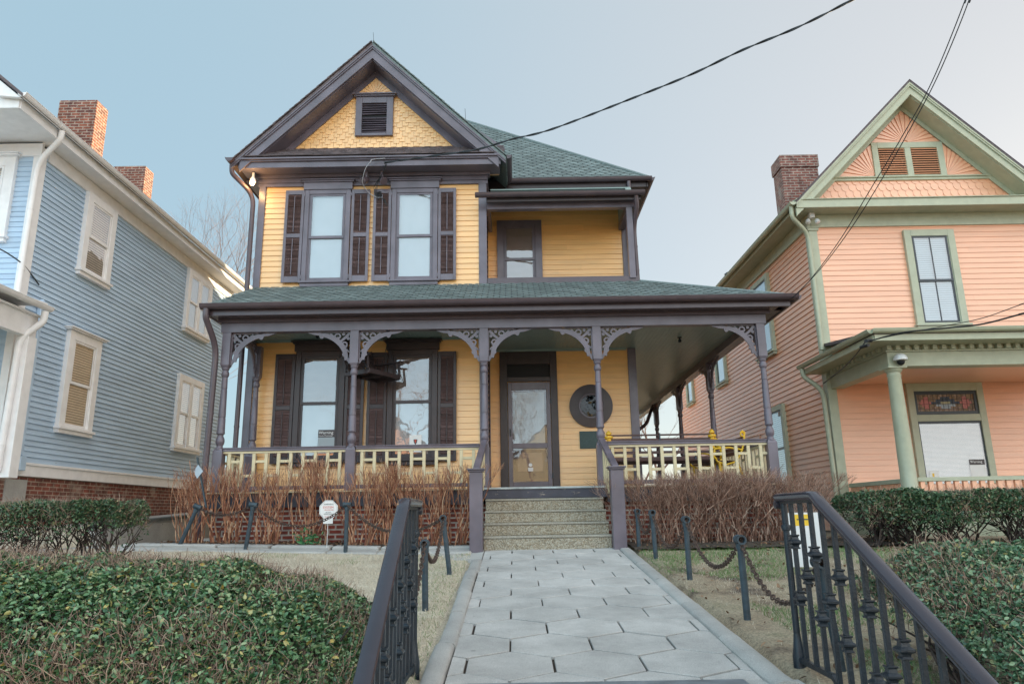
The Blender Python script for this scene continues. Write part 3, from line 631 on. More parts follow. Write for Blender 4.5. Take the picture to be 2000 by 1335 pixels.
GLD = glass('door_glass', 1.4, .05); F2.box(MB(), -.02, .66, .055, .058, 1.84, 2.90).build('door_pane', GLD, sd2); F2.box(MB(), -.02, .66, .055, .058, 1.10, 1.74).build('door_pane', GLD, sd2)
m = MB()
for z in (1.16, 2.62): F2.box(m, .735, .765, .07, .09, z, z+.10)
m.build('hinge', IRON, sd2); m = MB(); F2.box(m, -.075, -.05, .076, .10, 2.0, 2.12); m.tube([F2.p(-.062, .10, 2.09), F2.p(-.062, .125, 2.07), F2.p(-.062, .125, 2.0), F2.p(-.062, .10, 1.98)], .007, 6); m.build('handle', IRON, sd2)
m = MB(); disc(m, F2, .32, 1.42, .035, .0591, .0600, 16); F2.box(m, .27, .37, .0591, .0598, 1.30, 1.37); m.build('door_stickers', SIGNW, sd2)
# round window
mb = MB(); n = 40; o = [(1.55+.43*math.cos(2*math.pi*k/n), 2.56+.43*math.sin(2*math.pi*k/n)) for k in range(n)]; i_ = [(1.55+.25*math.cos(2*math.pi*k/n), 2.56+.25*math.sin(2*math.pi*k/n)) for k in range(n)]
for k in range(n):
    k2 = (k+1) % n
    mb.add([F2.p(o[k][0], 0, o[k][1]), F2.p(o[k2][0], 0, o[k2][1]), F2.p(o[k2][0], .06, o[k2][1]), F2.p(o[k][0], .06, o[k][1]), F2.p(i_[k][0], .075, i_[k][1]), F2.p(i_[k2][0], .075, i_[k2][1]), F2.p(i_[k][0], 0, i_[k][1]), F2.p(i_[k2][0], 0, i_[k2][1])], [(0, 1, 2, 3), (3, 2, 5, 4), (4, 5, 7, 6)])
rw = mb.build('round_window', TRIMD, H, recalc=True)
mb = MB(); mb.tube([F2.p(1.55+.235*math.cos(t), .05, 2.56+.235*math.sin(t)) for t in [2*math.pi*k/32 for k in range(33)]], .018, 6); mb.build('bead', TRIM, rw, smooth=True)
disc(MB(), F2, 1.55, 2.56, .24, .022, .026, 32).build('backing', DARK, rw)
GT = glass('textured_glass', .6, .02, (.35, .4, .45), .35); disc(MB(), F2, 1.55, 2.56, .235, .036, .04, 32).build('textured_pane', GT, rw)
t = thing('bronze_plaque', 'square green bronze plaque on the yellow wall below the round window', 'plaque', F2.p(1.50, .03, 1.72))
mb = MB(); F2.box(mb, 1.30, 1.70, .022, .04, 1.72, 2.06); mb.build('plate', BRONZE, t, bevel=.004); mb = MB()
for k in range(9): F2.box(mb, 1.34+random.uniform(0, .03), 1.66-random.uniform(0, .04), .0405, .042, 1.755+k*.031, 1.765+k*.031)
mb.build('raised_text_lines', BRONZE, t)

# ---- wrap-round porch ----
PY, PXL, PXR = 11.9, -4.86, 4.24
mb = MB(); slab(mb, [(PXL-.1, PY-.12, .91), (PXR+.15, PY-.12, .91), (PXR+.15, YD-.03, .91), (PXL-.1, YD-.03, .91)], .03)
slab(mb, [(XR+.05, YD-.029, .909), (PXR+.15, YD-.029, .909), (PXR+.15, YBK, .909), (XR+.05, YBK, .909)], .03); mb.build('porch_floor', paint('porch_floor_grey', (.16, .18, .18), .5, .15), H)
mb = MB(); mb.box(PXL-.06, -.50, PY-.09, PY-.04, .66, .879); mb.box(1.50, PXR+.1, PY-.09, PY-.04, .66, .879); mb.box(PXR+.06, PXR+.1, PY-.039, YBK, .66, .879); mb.box(PXL-.06, PXL-.02, PY-.039, YF, .66, .879)
mb.build('porch_skirt', paint('blue_black_skirt', (.05, .055, .075), .4, .15), H)
mb = MB(); mb.box(-.499, 1.499, PY-.13, PY-.04, .74, .879)
mb.build('door_step_skirt', paint('peeling_skirt', (.05, .05, .07), .5, .2, dirt=(.36, .3, .24), dirt_amt=.03), H)
mb = MB(); mb.box(PXL-.1, -.5, PY-.14, PY-.122, .888, .906); mb.box(1.5, PXR+.1, PY-.14, PY-.122, .888, .906); mb.build('floor_edge', CREAM, H)
mb = MB(); mb.box(-.5, 1.5, PY-.15, PY-.122, .885, .914); mb.build('step_nosing', paint('worn_white_nosing', (.4, .44, .44), .5, .3, dirt=(.08, .1, .1), dirt_amt=.02), H)
mb = MB(); mb.box(PXL-.02, -.46, PY-.02, PY+.2, -.2, .66); mb.box(1.46, PXR+.06, PY-.02, PY+.2, -.2, .66); mb.box(PXR-.14, PXR+.06, PY+.2, YBK, -.2, .66); mb.box(PXL-.02, PXL+.18, PY+.2, YF+.2, -.2, .66); mb.build('brick_foundation', BRICKR, H)
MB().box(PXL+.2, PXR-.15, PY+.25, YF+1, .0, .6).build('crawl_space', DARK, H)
# ceiling, beadboard running front to back
mb = MB(); x = PXL+.05
while x < PXR-.05: mb.box(x, x+.078, PY+.06, YD-.02 if x < XR else YBK, 3.722, 3.735); x += .082
mb.box(PXL+.03, PXR-.03, PY+.05, YBK, 3.736, 3.75); mb.build('porch_ceiling', CEIL, H)
mb = MB()
mb.box(XB+.06, XR-.14, YD-.075, YD-.03, 3.685, 3.721); mb.box(XL+.1, XB-.12, YF-.07, YF-.03, 3.69, 3.721); mb.build('ceiling_moulding', CEIL, H)
# beams
mb = MB(); mb.box(PXL-.10, PXR+.10, PY-.08, PY+.08, 3.58, 3.80); mb.build('porch_beam', TRIM, H, bevel=.004)
mb = MB(); mb.box(PXR-.07, PXR+.09, PY+.081, YBK, 3.581, 3.80); mb.build('side_beam', TRIM, H); mb = MB(); mb.box(PXL-.09, PXL+.07, PY+.081, YF-.05, 3.581, 3.80); mb.build('side_beam', TRIM, H)
mb = MB(); mb.box(PXL-.20, PXR+.25, PY-.35, PY-.081, 3.801, 3.82); mb.box(PXL-.14, PXR+.16, PY-.14, PY-.081, 3.74, 3.80); mb.box(PXL-.24, PXR+.42, PY-.39, PY-.351, 3.79, 3.93)
mb.box(PXR+.10, PXR+.38, PY-.08, YBK, 3.801, 3.82); mb.box(PXR+.381, PXR+.42, PY-.35, YBK, 3.79, 3.93); mb.box(PXL-.24, PXL-.20, PY-.35, YF, 3.79, 3.93); mb.box(PXL-.2, PXL-.1, PY-.08, YF, 3.80, 3.82); mb.build('porch_fascia', GUTM, H, bevel=.003)
# porch roof
E0 = [(PXL-.25, PY-.42, 3.95), (PXR+.44, PY-.42, 3.95), (XR-.02, YF-.02, 4.77), (XL+.02, YF-.02, 4.77)]
mb = MB(); mb.prism([Vector(p)-Vector((0, 0, .03)) for p in E0], E0)
mb.prism([(XB, YF-.03, 4.70), (XR+.0, YF-.03, 4.70), (XR+.0, YD-.02, 4.78), (XB, YD-.02, 4.78)], [(XB, YF-.03, 4.765), (XR+.0, YF-.03, 4.765), (XR+.0, YD-.02, 4.84), (XB, YD-.02, 4.84)])
E1 = [(PXR+.44, PY-.42, 3.951), (PXR+.44, YBK, 3.951), (XR-.02, YBK, 4.771), (XR-.02, YF-.02, 4.771)]; mb.prism([Vector(p)-Vector((0, 0, .03)) for p in E1], E1)
mb.add([(PXL-.25, PY-.42, 3.95), (XL+.02, YF-.02, 4.77), (XL+.02, YF, 3.95), (PXL-.25, YF, 3.95)], [(0, 1, 2, 3)])
pr_ = mb.build('porch_roof', UNDER, H); mb = MB(); vv = Vector((0, YF-.02-(PY-.42), .82)); L_ = vv.length
shingles(mb, (0, PY-.44, 3.945), (1, 0, 0), vv, [(PXL-.26, 0), (PXR+.45, 0), (XR, L_), (XL, L_)], .205, .118, 'hex', .018, .006)
mb.tube([(PXR+.44, PY-.42, 3.965), (XR, YF-.02, 4.79)], .03, 6); mb.build('roof_shingles', GREENROOF, pr_)
gutter(H, (PXL-.30, PY-.47, 3.955), (PXR+.52, PY-.47, 3.955), GUTM, .078, straps=8)
gutter(H, (PXR+.52, PY-.45, 3.955), (PXR+.52, YBK, 3.955), GUTM, .078)
downspout(H, [(-5.07, 11.43, 3.89), (-5.07, 11.43, 3.74), (-4.98, 11.74, 3.30), (-5.03, 11.78, .15)], GUTM, .05)
downspout(H, [(4.2, 21.3, 3.6), (4.1, 21.3, 3.4), (3.9, 21.0, 3.0), (3.6, 20.8, 2.8)], GUTM, .05)
# posts, brackets, railings
FP = Fr((0, PY, 0), (1, 0, 0), (0, -1, 0)); FS = Fr((PXR, 0, 0), (0, 1, 0), (1, 0, 0)); FLs = Fr((PXL, 0, 0), (0, 1, 0), (-1, 0, 0))
px = [PXL, -2.68, -.48, 1.44, PXR]; py = [15.2, 18.15, 21.2]
for x in px: porch_post(H, x, PY)
porch_post(H, PXL+.16, YF-.16)
for y in py: porch_post(H, PXR, y)
for i, x in enumerate(px):
    if i > 0: fretwork(FP, H, x-.071, 3.579, -1)
    if i < len(px)-1: fretwork(FP, H, x+.071, 3.579, 1)
for y in [PY]+py:
    fretwork(FS, H, y+.071, 3.579, 1)
    if y > PY: fretwork(FS, H, y-.071, 3.579, -1)
fretwork(FLs, H, PY+.071, 3.579, 1, W=.5); fretwork(Fr((PXL+.16, 0, 0), (0, 1, 0), (-1, 0, 0)), H, YF-.235, 3.579, -1, W=.5)
railing(H, FP, px[0]+.08, px[1]-.08); railing(H, FP, px[1]+.08, px[2]-.08); railing(H, FP, px[3]+.08, px[4]-.08, sp=.205)
railing(H, FS, PY+.08, 15.12); railing(H, FLs, PY+.08, YF-.24); railing(H, FS, 15.28, 18.07)
# stair rails and newels
for x, sx in ((-.56, -1), (1.50, 1)):
    mb = MB(); yn = 10.70; mb.box(x-.095, x+.095, yn-.095, yn+.095, -.05, 1.10); mb.box(x-.115, x+.115, yn-.115, yn+.115, 1.101, 1.125); mb.box(x-.13, x+.13, yn-.13, yn+.13, 1.126, 1.15); mb.build('newel_post', TRIM, H, bevel=.006)
    xp = -.48 if sx < 0 else 1.44
    mb = MB(); mb.beam((x, yn+.05, 1.14), (xp, PY-.07, 1.66), .10, .06); mb.build('stair_handrail', TRIM, H, bevel=.006)
    mb = MB()
    for k in range(6):
        t_ = (k+.5)/6; y = yn+.12+(PY-.2-yn-.12)*t_; xx = x+(xp-x)*t_; zt = 1.12+.48*t_; mb.box(xx-.02, xx+.02, y-.045, y+.045, zt-.62, zt)
    mb.build('stair_slats', CREAM, H, bevel=.003)
# balcony
mb = MB(); mb.box(XB+.05, XR-.0, YF-.07, YF+.06, 4.74, 4.885); mb.build('balcony_sill', GUTM, H, bevel=.005)
mb = MB(); mb.box(2.27, 2.39, 13.00, 13.12, 4.83, 6.30); mb.build('balcony_post', TRIM, H, bevel=.005)
mb = MB(); mb.box(XB+.05, 2.45, 12.99, 13.12, 6.28, 6.56); mb.build('balcony_beam', TRIM, H, bevel=.004)
for b_ in ((2.29, 2.42), (XB+.05, XB+.12)): MB().box(b_[0], b_[1], 13.121, YD-.03, 6.281, 6.42).build('balcony_side_beam', TRIM, H, bevel=.004)
mb = MB(); mb.box(XB+.12, 2.40, 13.12, YD-.03, 6.74, 6.76); mb.box(2.30, 2.41, 13.121, YD-.03, 6.421, 6.739); mb.build('balcony_ceiling', CEIL, H)
mb = MB(); mb.box(XB+.05, 2.52, 12.86, 12.988, 6.44, 6.46); mb.box(XB+.05, 2.54, 12.83, 12.86, 6.36, 6.47); mb.build('balcony_fascia', TRIMD, H)
mb = MB(); mb.prism([(XB+.05, 12.90, 6.475), (2.50, 12.90, 6.475), (2.56, YD, 6.96), (XB+.05, YD, 6.96)], [(XB+.05, 12.90, 6.50), (2.50, 12.90, 6.50), (2.56, YD, 7.02), (XB+.05, YD, 7.02)]); mb.build('balcony_roof', GREENROOF, H)
gutter(H, (-.66, 12.76, 6.49), (2.60, 12.76, 6.49), GUTM, .07, straps=3)
downspout(H, [(2.44, 12.80, 6.44), (2.46, 12.86, 6.25), (2.42, 13.12, 5.9), (2.44, 13.16, 4.83)], GUTM, .045)
downspout(H, [(2.50, 13.82, 7.22), (2.50, 13.82, 7.05), (2.50, 14.0, 6.6), (2.52, 14.12, 4.8)], GUTM, .045)
# entry steps
T = thing('entry_steps', 'exposed aggregate concrete steps rising to the porch of the yellow house', 'steps', (.47, 10.74, 0))
for k in range(4):
    mb = MB(); y0 = 10.78+k*.27; mb.box(-.46, 1.40, y0, 11.86, -.1 if k == 0 else .182*k+.001, .182*(k+1)-.035); st = mb.build('step', STEP, T, bevel=.008)
    mb = MB(); mb.box(-.465, 1.405, y0-.012, 11.86, .182*(k+1)-.034, .182*(k+1)); mb.build('step_lip', STEPE, st, bevel=.008)
# downward lamps, door lights
def ceiling_hook(x, y):
    t = thing('ceiling_light', 'small dark light fitting under the porch ceiling at the right of the yellow house' if x > 2 else 'small dark fitting under the porch ceiling above the left window', 'light', (x, y, 3.72))
    MB().lathe((x, y, 3.62), [(.012, 0), (.03, .01), (.03, .05), (.018, .06), (.018, .08), (.045, .085), (.045, .1)], 12).build('fitting', IRON, t, smooth=True)
ceiling_hook(3.2, 13.3); ceiling_hook(-3.5, 12.5)
# eave lamp at the left corner (lit)
t = thing('eave_floodlight', 'lit bulb glowing warm under the left eave corner of the yellow house', 'lamp', (-5.02, 12.88, 7.0))
MB().lathe((-5.0, 12.84, 6.86), [(.03, .0), (.055, .01), (.06, .05), (.035, .1), (.025, .14), (.025, .2)], 14).build('lamp_housing', PLASTW, t, smooth=True)
BUL = emis('lit_bulb', (1, .62, .25), 14); MB().lathe((-5.0, 12.81, 6.82), [(.012, -.035), (.034, -.02), (.045, .005), (.034, .03), (.02, .038)], 14).build('bulb', BUL, t, smooth=True)
lp = bpy.data.lights.new('bulb_light', 'POINT'); lo = bpy.data.objects.new('bulb_light', lp); COL.objects.link(lo); lo.location = (-5.0, 12.70, 6.80); lp.energy = 2.5; lp.color = (1, .55, .2); lp.shadow_soft_size = .05
# unlit twin floodlights
for x, dx, lab in ((-2.80, -.07, 'left of the two grey floodlights under the front gable cornice'), (-2.50, .07, 'right of the two grey floodlights under the front gable cornice, beside looped cables')):
    t = thing('floodlight', lab, 'floodlight', (x, 12.9, 7.08), 'floodlights under the cornice')
    mb = MB(); mb.tube([(x, 12.9, 7.085), (x, 12.9, 6.93)], .028, 12); mb.build('stem', TRIM, t, smooth=True)
    a = Vector((x, 12.9, 6.9)); d = Vector((dx*1.6, -.16, -.13)).normalized()
    MB().lathe(a-d*.06, [(.02, 0), (.05, .015), (.066, .06), (.07, .12), (.075, .19), (.07, .2)], 16, d).build('lamp_head', GUTM, t, smooth=True)

# =====================================================================
# PEACH HOUSE (right)
# =====================================================================
QX, QY = 6.73, 15.1
Q = thing('peach_house', 'peach clapboard house with sage green trim and columned porch, at the right', 'house', (9.2, 15.1, 0))
G1 = Fr((0, QY, 0), (1, 0, 0), (0, -1, 0)); G2 = Fr((QX, 0, 0), (0, 1, 0), (-1, 0, 0))
QR = 11.7; QB = 28.9
mb = MB(); clap(mb, G1, QX, QR, .25, 6.72, .122); mb.build('front_wall', PEACH, Q)
mb = MB(); clap(mb, G2, QY+.12, QB, .05, 6.75, .122, .027); mb.build('side_wall', PEACH, Q)
mb = MB(); mb.box(QX+.13, QR, QY+.13, QB, -.2, 6.9); mb.box(QX+.02, QR, QY+.02, QB, -.3, .2); mb.build('house_core', DARK, Q)
mb = MB(); mb.box(QX+.005, QR, QY+.01, QB, -.3, .045); mb.build('foundation', CURB, Q)
for b in [(QX-.05, QX+.14, QY-.05, QY+.1, .2, 6.55), (QX-.05, QX+.05, QY+.101, QY+.16, .2, 6.55)]: MB().box(*b).build('corner_pilaster', SAGE, Q, bevel=.005)
mb = MB(); mb.box(QX-.075, QX+.17, QY-.075, QY+.12, 6.55, 6.60); mb.box(QX-.09, QX+.185, QY-.09, QY+.12, 6.601, 6.63); mb.build('pilaster_cap', SAGE, Q, bevel=.004)
mb = MB(); mb.box(QX+.01, QR+.1, QY-.06, QY, 6.631, 6.92); mb.box(QX-.06, QX, QY-.06, QB, 6.632, 6.92); mb.build('frieze', SAGE, Q)
mb = MB(); mb.box(QX-.42, QR+.5, QY-.48, QY, 6.921, 6.95); mb.box(QX-.42, QX, QY, QB, 6.921, 6.95); mb.build('soffit', SAGE, Q)
mb = MB(); mb.box(QX-.46, QR+.6, QY-.53, QY-.481, 6.90, 7.08); mb.box(QX-.46, QX-.421, QY-.48, QB, 6.90, 7.06); mb.prism([(QX-.46, QY-.56, 7.081), (QX-.46, QY, 7.081), (QX-.46, QY, 7.2), (QX-.46, QY-.56, 7.1)], [(QR+.6, QY-.56, 7.081), (QR+.6, QY, 7.081), (QR+.6, QY, 7.2), (QR+.6, QY-.56, 7.1)]); mb.build('cornice', SAGE, Q, bevel=.005)
gx, gzz, ge = 9.17, 9.98, 2.90; gs = (gzz-7.06)/ge
mb = MB(); G1.poly(mb, [(QX, 7.1), (gx*2-QX, 7.1), (gx, 9.7)], -.1, .0)
shingles(mb, (0, QY-.002, 0), (1, 0, 0), (0, 0, 1), [(QX-.2, 7.19), (gx*2-QX+.2, 7.19), (gx+1.78, 7.74), (gx-1.78, 7.74)], .17, .16, 'fish', .02, .01); mb.build('gable_shingles', PEACH, Q)
def sunray(poly, hub, name, n, a0, a1, L_):
    mb = MB(); G1.poly(mb, poly, .01, .022)
    for k in range(n):
        a = R(a0+(a1-a0)*(k+.5)/n); hw = R((a1-a0)/n*.36); pl = [(hub[0]+.06*math.cos(a-hw), hub[1]+.06*math.sin(a-hw)), (hub[0]+L_*math.cos(a-hw), hub[1]+L_*math.sin(a-hw)), (hub[0]+L_*math.cos(a+hw), hub[1]+L_*math.sin(a+hw)), (hub[0]+.06*math.cos(a+hw), hub[1]+.06*math.sin(a+hw))]
        pl = convex_clip(pl, poly)
        if len(pl) >= 3: G1.poly(mb, pl, .0225, .045)
    return mb.build(name, PEACH, Q)
def qz(x, off): return gzz-off-abs(x-gx)*gs
OF = .48
sunray([(gx-.80, 8.68), (gx+.80, 8.68), (gx, qz(gx, OF))], (gx, 8.68), 'sunburst_panel', 17, 0, 180, 1.2)
sunray([(gx-1.70, 7.83), (gx-.80, 7.83), (gx-.80, 8.66)], (gx-.80, 7.83), 'sunburst_panel', 9, 90, 180, 1.4)
sunray([(gx+1.70, 7.83), (gx+.80, 8.66), (gx+.80, 7.83)][::-1], (gx+.80, 7.83), 'sunburst_panel', 9, 0, 90, 1.4)
mb = MB(); G1.box(mb, gx-2.0, gx+2.0, 0, .07, 7.74, 7.80); G1.box(mb, gx-2.0, gx+2.0, 0, .10, 7.801, 7.83)
G1.box(mb, gx-.82, gx-.68, 0, .075, 7.831, 8.68); G1.box(mb, gx+.68, gx+.82, 0, .075, 7.831, 8.68); G1.box(mb, gx-.68, gx+.68, 0, .075, 8.54, 8.68); G1.box(mb, gx-.07, gx+.07, 0, .074, 7.831, 8.54); G1.box(mb, gx-.68, gx+.68, 0, .073, 7.831, 7.86)
vf = mb.build('gable_vent', SAGE, Q, bevel=.005)
mb = MB()
for a, b in ((gx-.68, gx-.07), (gx+.07, gx+.68)):
    for k in range(12):
        z = 7.87+k*.056; mb.prism([G1.p(a, .025, z+.045), G1.p(a, .033, z+.05), G1.p(a, .07, z+.014), G1.p(a, .064, z+.008)], [G1.p(b, .025, z+.045), G1.p(b, .033, z+.05), G1.p(b, .07, z+.014), G1.p(b, .064, z+.008)])
mb.build('louvre', PEACH, vf); mb = MB(); G1.box(mb, gx-.68, gx-.07, .01, .02, 7.86, 8.54); G1.box(mb, gx+.07, gx+.68, .01, .02, 7.86, 8.54); mb.build('vent_opening', DARK, vf)
mb = MB()
for sg in (-1, 1):
    j = .001 if sg > 0 else 0
    G1.poly(mb, [(gx, qz(gx, .22)), (gx, qz(gx, OF)), (gx+sg*2.4, qz(gx+2.4, OF)), (gx+sg*2.62, qz(gx+2.62, .22))], .05, .075+j)
mb.build('gable_frieze_boards', SAGE, Q)
yq = QY-.56
for sg in (-1, 1):
    def rq(o0, o1, y0, y1, e): return [Vector((gx, y0, gzz-o0)), Vector((gx+sg*e, y0, gzz-e*gs-o0)), Vector((gx+sg*e, y0, gzz-e*gs-o1)), Vector((gx, y0, gzz-o1))], [Vector((gx, y1, gzz-o0)), Vector((gx+sg*e, y1, gzz-e*gs-o0)), Vector((gx+sg*e, y1, gzz-e*gs-o1)), Vector((gx, y1, gzz-o1))]
    mb = MB(); mb.prism(*rq(0, .05, yq, QB, ge)); mb.prism(*rq(-.012, -.001, yq-.01, QB, ge+.01)); mb.build('roof', SHAKE, Q)
    mb = MB(); mb.prism(*rq(.051, .10, yq+.005, yq+.06, ge)); mb.prism(*rq(.101, .15, yq+.02, yq+.07, ge)); mb.prism(*rq(.151, .34, yq+.05, yq+.10, ge)); mb.prism(*rq(.34, .36, yq+.101, QY+.01, ge-.15)); mb.build('rake_board', SAGE, Q)
gutter(Q, (QX-.53, QY-.55, 7.03), (QX-.53, QB, 7.03), SAGE, .07, straps=9)
downspout(Q, [(QX-.53, QY-.42, 6.97), (QX-.53, QY-.40, 6.72), (QX-.10, QY-.13, 6.45), (QX-.10, QY-.13, 3.80)], SAGE, .048)
mb = MB(); mb.box(7.25, 8.22, 17.5, 18.1, 7.5, 9.35); mb.box(7.22, 8.25, 17.47, 18.13, 9.351, 9.70); mb.build('chimney', brick('chimney_brick_pale', (.30, .10, .07), (.2, .075, .06), (.40, .32, .26), 1, .028, .03), Q, bevel=.008)
downspout(Q, [(6.9, 21.6, 7.4), (6.9, 21.6, 7.75), (6.85, 21.5, 7.8), (6.75, 21.5, 7.72)], IRON, .03, 'vent_pipe')
# windows
window(G1, Q, 8.78, 9.90, 4.34, 6.52, SAGE, SASHD, paint('pale_blind', (.2, .28, .33), .7, .05), GLASS, cas=.15, muntin=1, blind=paint('blue_white_slat', (.26, .37, .43), .6, .03), sill=.04, meet=.48)
mb = MB()
for a, b in ((8.33, 8.47), (9.80, 9.94)): G1.box(mb, a, b, 0, .09, .95, 3.05)
G1.box(mb, 8.47, 9.80, 0, .09, 2.88, 3.05); G1.box(mb, 8.47, 9.80, 0, .085, 2.24, 2.38); G1.box(mb, 8.47, 9.80, 0, .10, 2.24, 2.28); G1.box(mb, 8.27, 10.0, 0, .13, 3.051, 3.10); pw = mb.build('porch_window', SAGE, Q, bevel=.005)
mb = MB(); G1.box(mb, 8.47, 8.53, .02, .06, 2.38, 2.88); G1.box(mb, 9.74, 9.80, .02, .06, 2.38, 2.88); G1.box(mb, 8.53, 9.74, .02, .06, 2.38, 2.45); G1.box(mb, 8.53, 9.74, .02, .06, 2.81, 2.88)
G1.box(mb, 8.47, 8.50, .02, .06, .95, 2.24); G1.box(mb, 9.77, 9.80, .02, .06, .95, 2.24); G1.box(mb, 8.50, 9.77, .02, .06, 2.19, 2.24); mb.build('sash', SASHD, pw)
# leaded transom: coloured panes with dark leading, built of small tiles
cols = {}
def tint(c):
    k = tuple(c)
    if k not in cols: cols[k] = paint('leaded_glass_%d' % len(cols), c, .2, .25, (40, 40, 40), .5)
    return cols[k]
tiles = {}
def addt(c, poly): tiles.setdefault(tuple(c), []).append(poly)
X0, X1, Z0, Z1 = 8.53, 9.74, 2.45, 2.81; cx, cz = (X0+X1)/2, (Z0+Z1)/2
for i in range(24):
    for k in range(7):
        x = X0+(X1-X0)*i/24; z = Z0+(Z1-Z0)*k/7; dx, dz = (X1-X0)/24, (Z1-Z0)/7; mx_, mz = x+dx/2, z+dz/2
        e = abs(mx_-cx)/.30+abs(mz-cz)/.155; pk = abs(abs(mx_-cx)-.42)/.14+abs(mz-cz)/.15
        c = (.42, .40, .26) if e < .35 else (.05, .07, .11) if (e < 1 and mz > cz) else (.35, .42, .5) if e < 1 else (.5, .17, .16) if pk < 1 else random.choice([(.26, .17, .10), (.2, .13, .09), (.32, .22, .17)])
        addt(c, [(x+.004, z+.004), (x+dx-.004, z+.004), (x+dx-.004, z+dz-.004), (x+.004, z+dz-.004)])
allp = [(p, c) for c, pl in tiles.items() for p in pl]; me = bpy.data.meshes.new('stained_pane'); vid = {}; vs = []; fs = []; mi = []; mats = list(tiles)
for p, c in allp:
    f = []
    for x, z in ((p[0][0]-.004, p[0][1]-.004), (p[1][0]+.004, p[1][1]-.004), (p[2][0]+.004, p[2][1]+.004), (p[3][0]-.004, p[3][1]+.004)):
        k = (round(x, 4), round(z, 4))
        if k not in vid: vid[k] = len(vs); vs.append(tuple(G1.p(x, .038, z)-ORIG[pw]))
        f.append(vid[k])
    fs.append(f); mi.append(mats.index(c))
me.from_pydata(vs, [], fs)
for c in mats: me.materials.append(tint(c))
me.polygons.foreach_set('material_index', mi); so_ = bpy.data.objects.new('stained_pane', me); COL.objects.link(so_); so_.parent = pw; ORIG[so_] = Vector(ORIG[pw])
mb = MB()
for i in range(1, 24, 2): G1.box(mb, X0+(X1-X0)*i/24-.003, X0+(X1-X0)*i/24+.003, .0385, .042, Z0, Z1)
for k in range(1, 7, 2): G1.box(mb, X0, X1, .039, .0425, Z0+(Z1-Z0)*k/7-.003, Z0+(Z1-Z0)*k/7+.003)
mb.build('lead_cames', DARK, pw)
G1.box(MB(), 8.53, 9.74, .028, .033, 2.45, 2.81).build('leading', DARK, pw)
mb = MB(); z = 2.17
while z > 1.0:
    mb.prism([G1.p(8.51, .028, z), G1.p(8.51, .029, z+.002), G1.p(8.51, .045, z-.009), G1.p(8.51, .0445, z-.011)], [G1.p(9.76, .028, z), G1.p(9.76, .029, z+.002), G1.p(9.76, .045, z-.009), G1.p(9.76, .0445, z-.011)]); z -= .026
mb.build('blind', WHITE, pw); G1.box(MB(), 8.49, 9.78, .023, .026, .96, 2.2).build('blind_backing', SHADE, pw); G1.box(MB(), 8.5, 9.77, .05, .054, .96, 2.2).build('pane', GLASS, pw)
t = thing('window_notice', 'white notice with dark headed band in the porch window of the peach house', 'notice', G1.p(9.58, .056, 1.1))
G1.box(MB(), 9.42, 9.74, .0560, .0575, 1.05, 1.44).build('sheet', SIGNW, t); G1.box(MB(), 9.42, 9.74, .0578, .0590, 1.33, 1.44).build('header_band', TRIMD, t); text('Warning', .07, SIGNW, 'lettering', t, G1.p(9.44, .0600, 1.37), center=False)
t = thing('window_notice', 'small white card with a yellow mark low in the left of the peach porch window', 'notice', G1.p(8.66, .056, 1.1))
G1.box(MB(), 8.56, 8.76, .0560, .0575, 1.02, 1.22).build('sheet', SIGNW, t); G1.box(MB(), 8.62, 8.66, .0578, .0590, 1.10, 1.17).build('yellow_mark', YELINK, t)
G2w = Fr((QX-.009, 0, 0), (0, 1, 0), (-1, 0, 0)); S1w = Fr((-8.6+.011, 0, 0), (0, 1, 0), (1, 0, 0))
SW = [(17.75, 19.0, 4.45, 6.5), (22.0, 23.1, 4.45, 6.4), (26.2, 27.2, 4.45, 6.4), (17.6, 18.75, 1.0, 3.05)]
for a, b, c, d in SW: window(G2w, Q, a, b, c, d, SAGE, SASHD, paint('pale_blind2', (.30, .34, .33), .7, .05) if c > 3 else DARK, GLASS, cas=.13, blind=paint('dim_slat', (.3, .36, .36), .6, .05) if a < 20 else None, sill=.04)
mb = MB(); mb.tube([G2.p(19.6, .03, 2.5), G2.p(21.8, .03, 2.55), G2.p(21.8, .03, 1.2)], .012, 6); mb.tube([G2.p(19.6, .03, 2.5), G2.p(19.6, .03, .4)], .012, 6); mb.build('conduit', PEACH, Q)
# porch of the peach house
KX, KY = 6.90, 12.78
mb = MB(); mb.box(KX-.14, QR+1, KY-.13, KY+.13, 2.96, 3.22); mb.box(KX-.14, KX+.12, KY+.131, QY-.06, 2.96, 3.22); mb.build('porch_beam', SAGE, Q, bevel=.006)
mb = MB(); mb.box(KX-.17, QR+1, KY-.16, KY+.1, 3.221, 3.25); mb.box(KX-.17, KX+.1, KY+.1, QY-.06, 3.221, 3.25)
x = KX-.17
while x < QR: mb.box(x, x+.075, KY-.22, KY-.05, 3.251, 3.33); x += .165
y = KY+.0
while y < QY-.2: mb.box(KX-.23, KX-.06, y, y+.075, 3.251, 3.33); y += .165
mb.box(KX-.13, QR+1, KY-.13, KY, 3.25, 3.33); mb.box(KX-.14, KX, KY, QY-.07, 3.25, 3.33); mb.build('dentil_course', SAGE, Q)
mb = MB(); mb.box(KX-.54, QR+1, KY-.56, KY+.1, 3.331, 3.35); mb.box(KX-.54, KX+.1, KY+.1, QY+.25, 3.331, 3.35); mb.box(KX-.56, QR+1, KY-.60, KY-.561, 3.33, 3.44); mb.box(KX-.58, KX-.541, KY-.56, QY+.25, 3.33, 3.44); mb.box(KX-.3, QR+1, KY-.3, KY-.26, 3.351, 3.38) ; mb.build('porch_soffit', SAGE, Q)
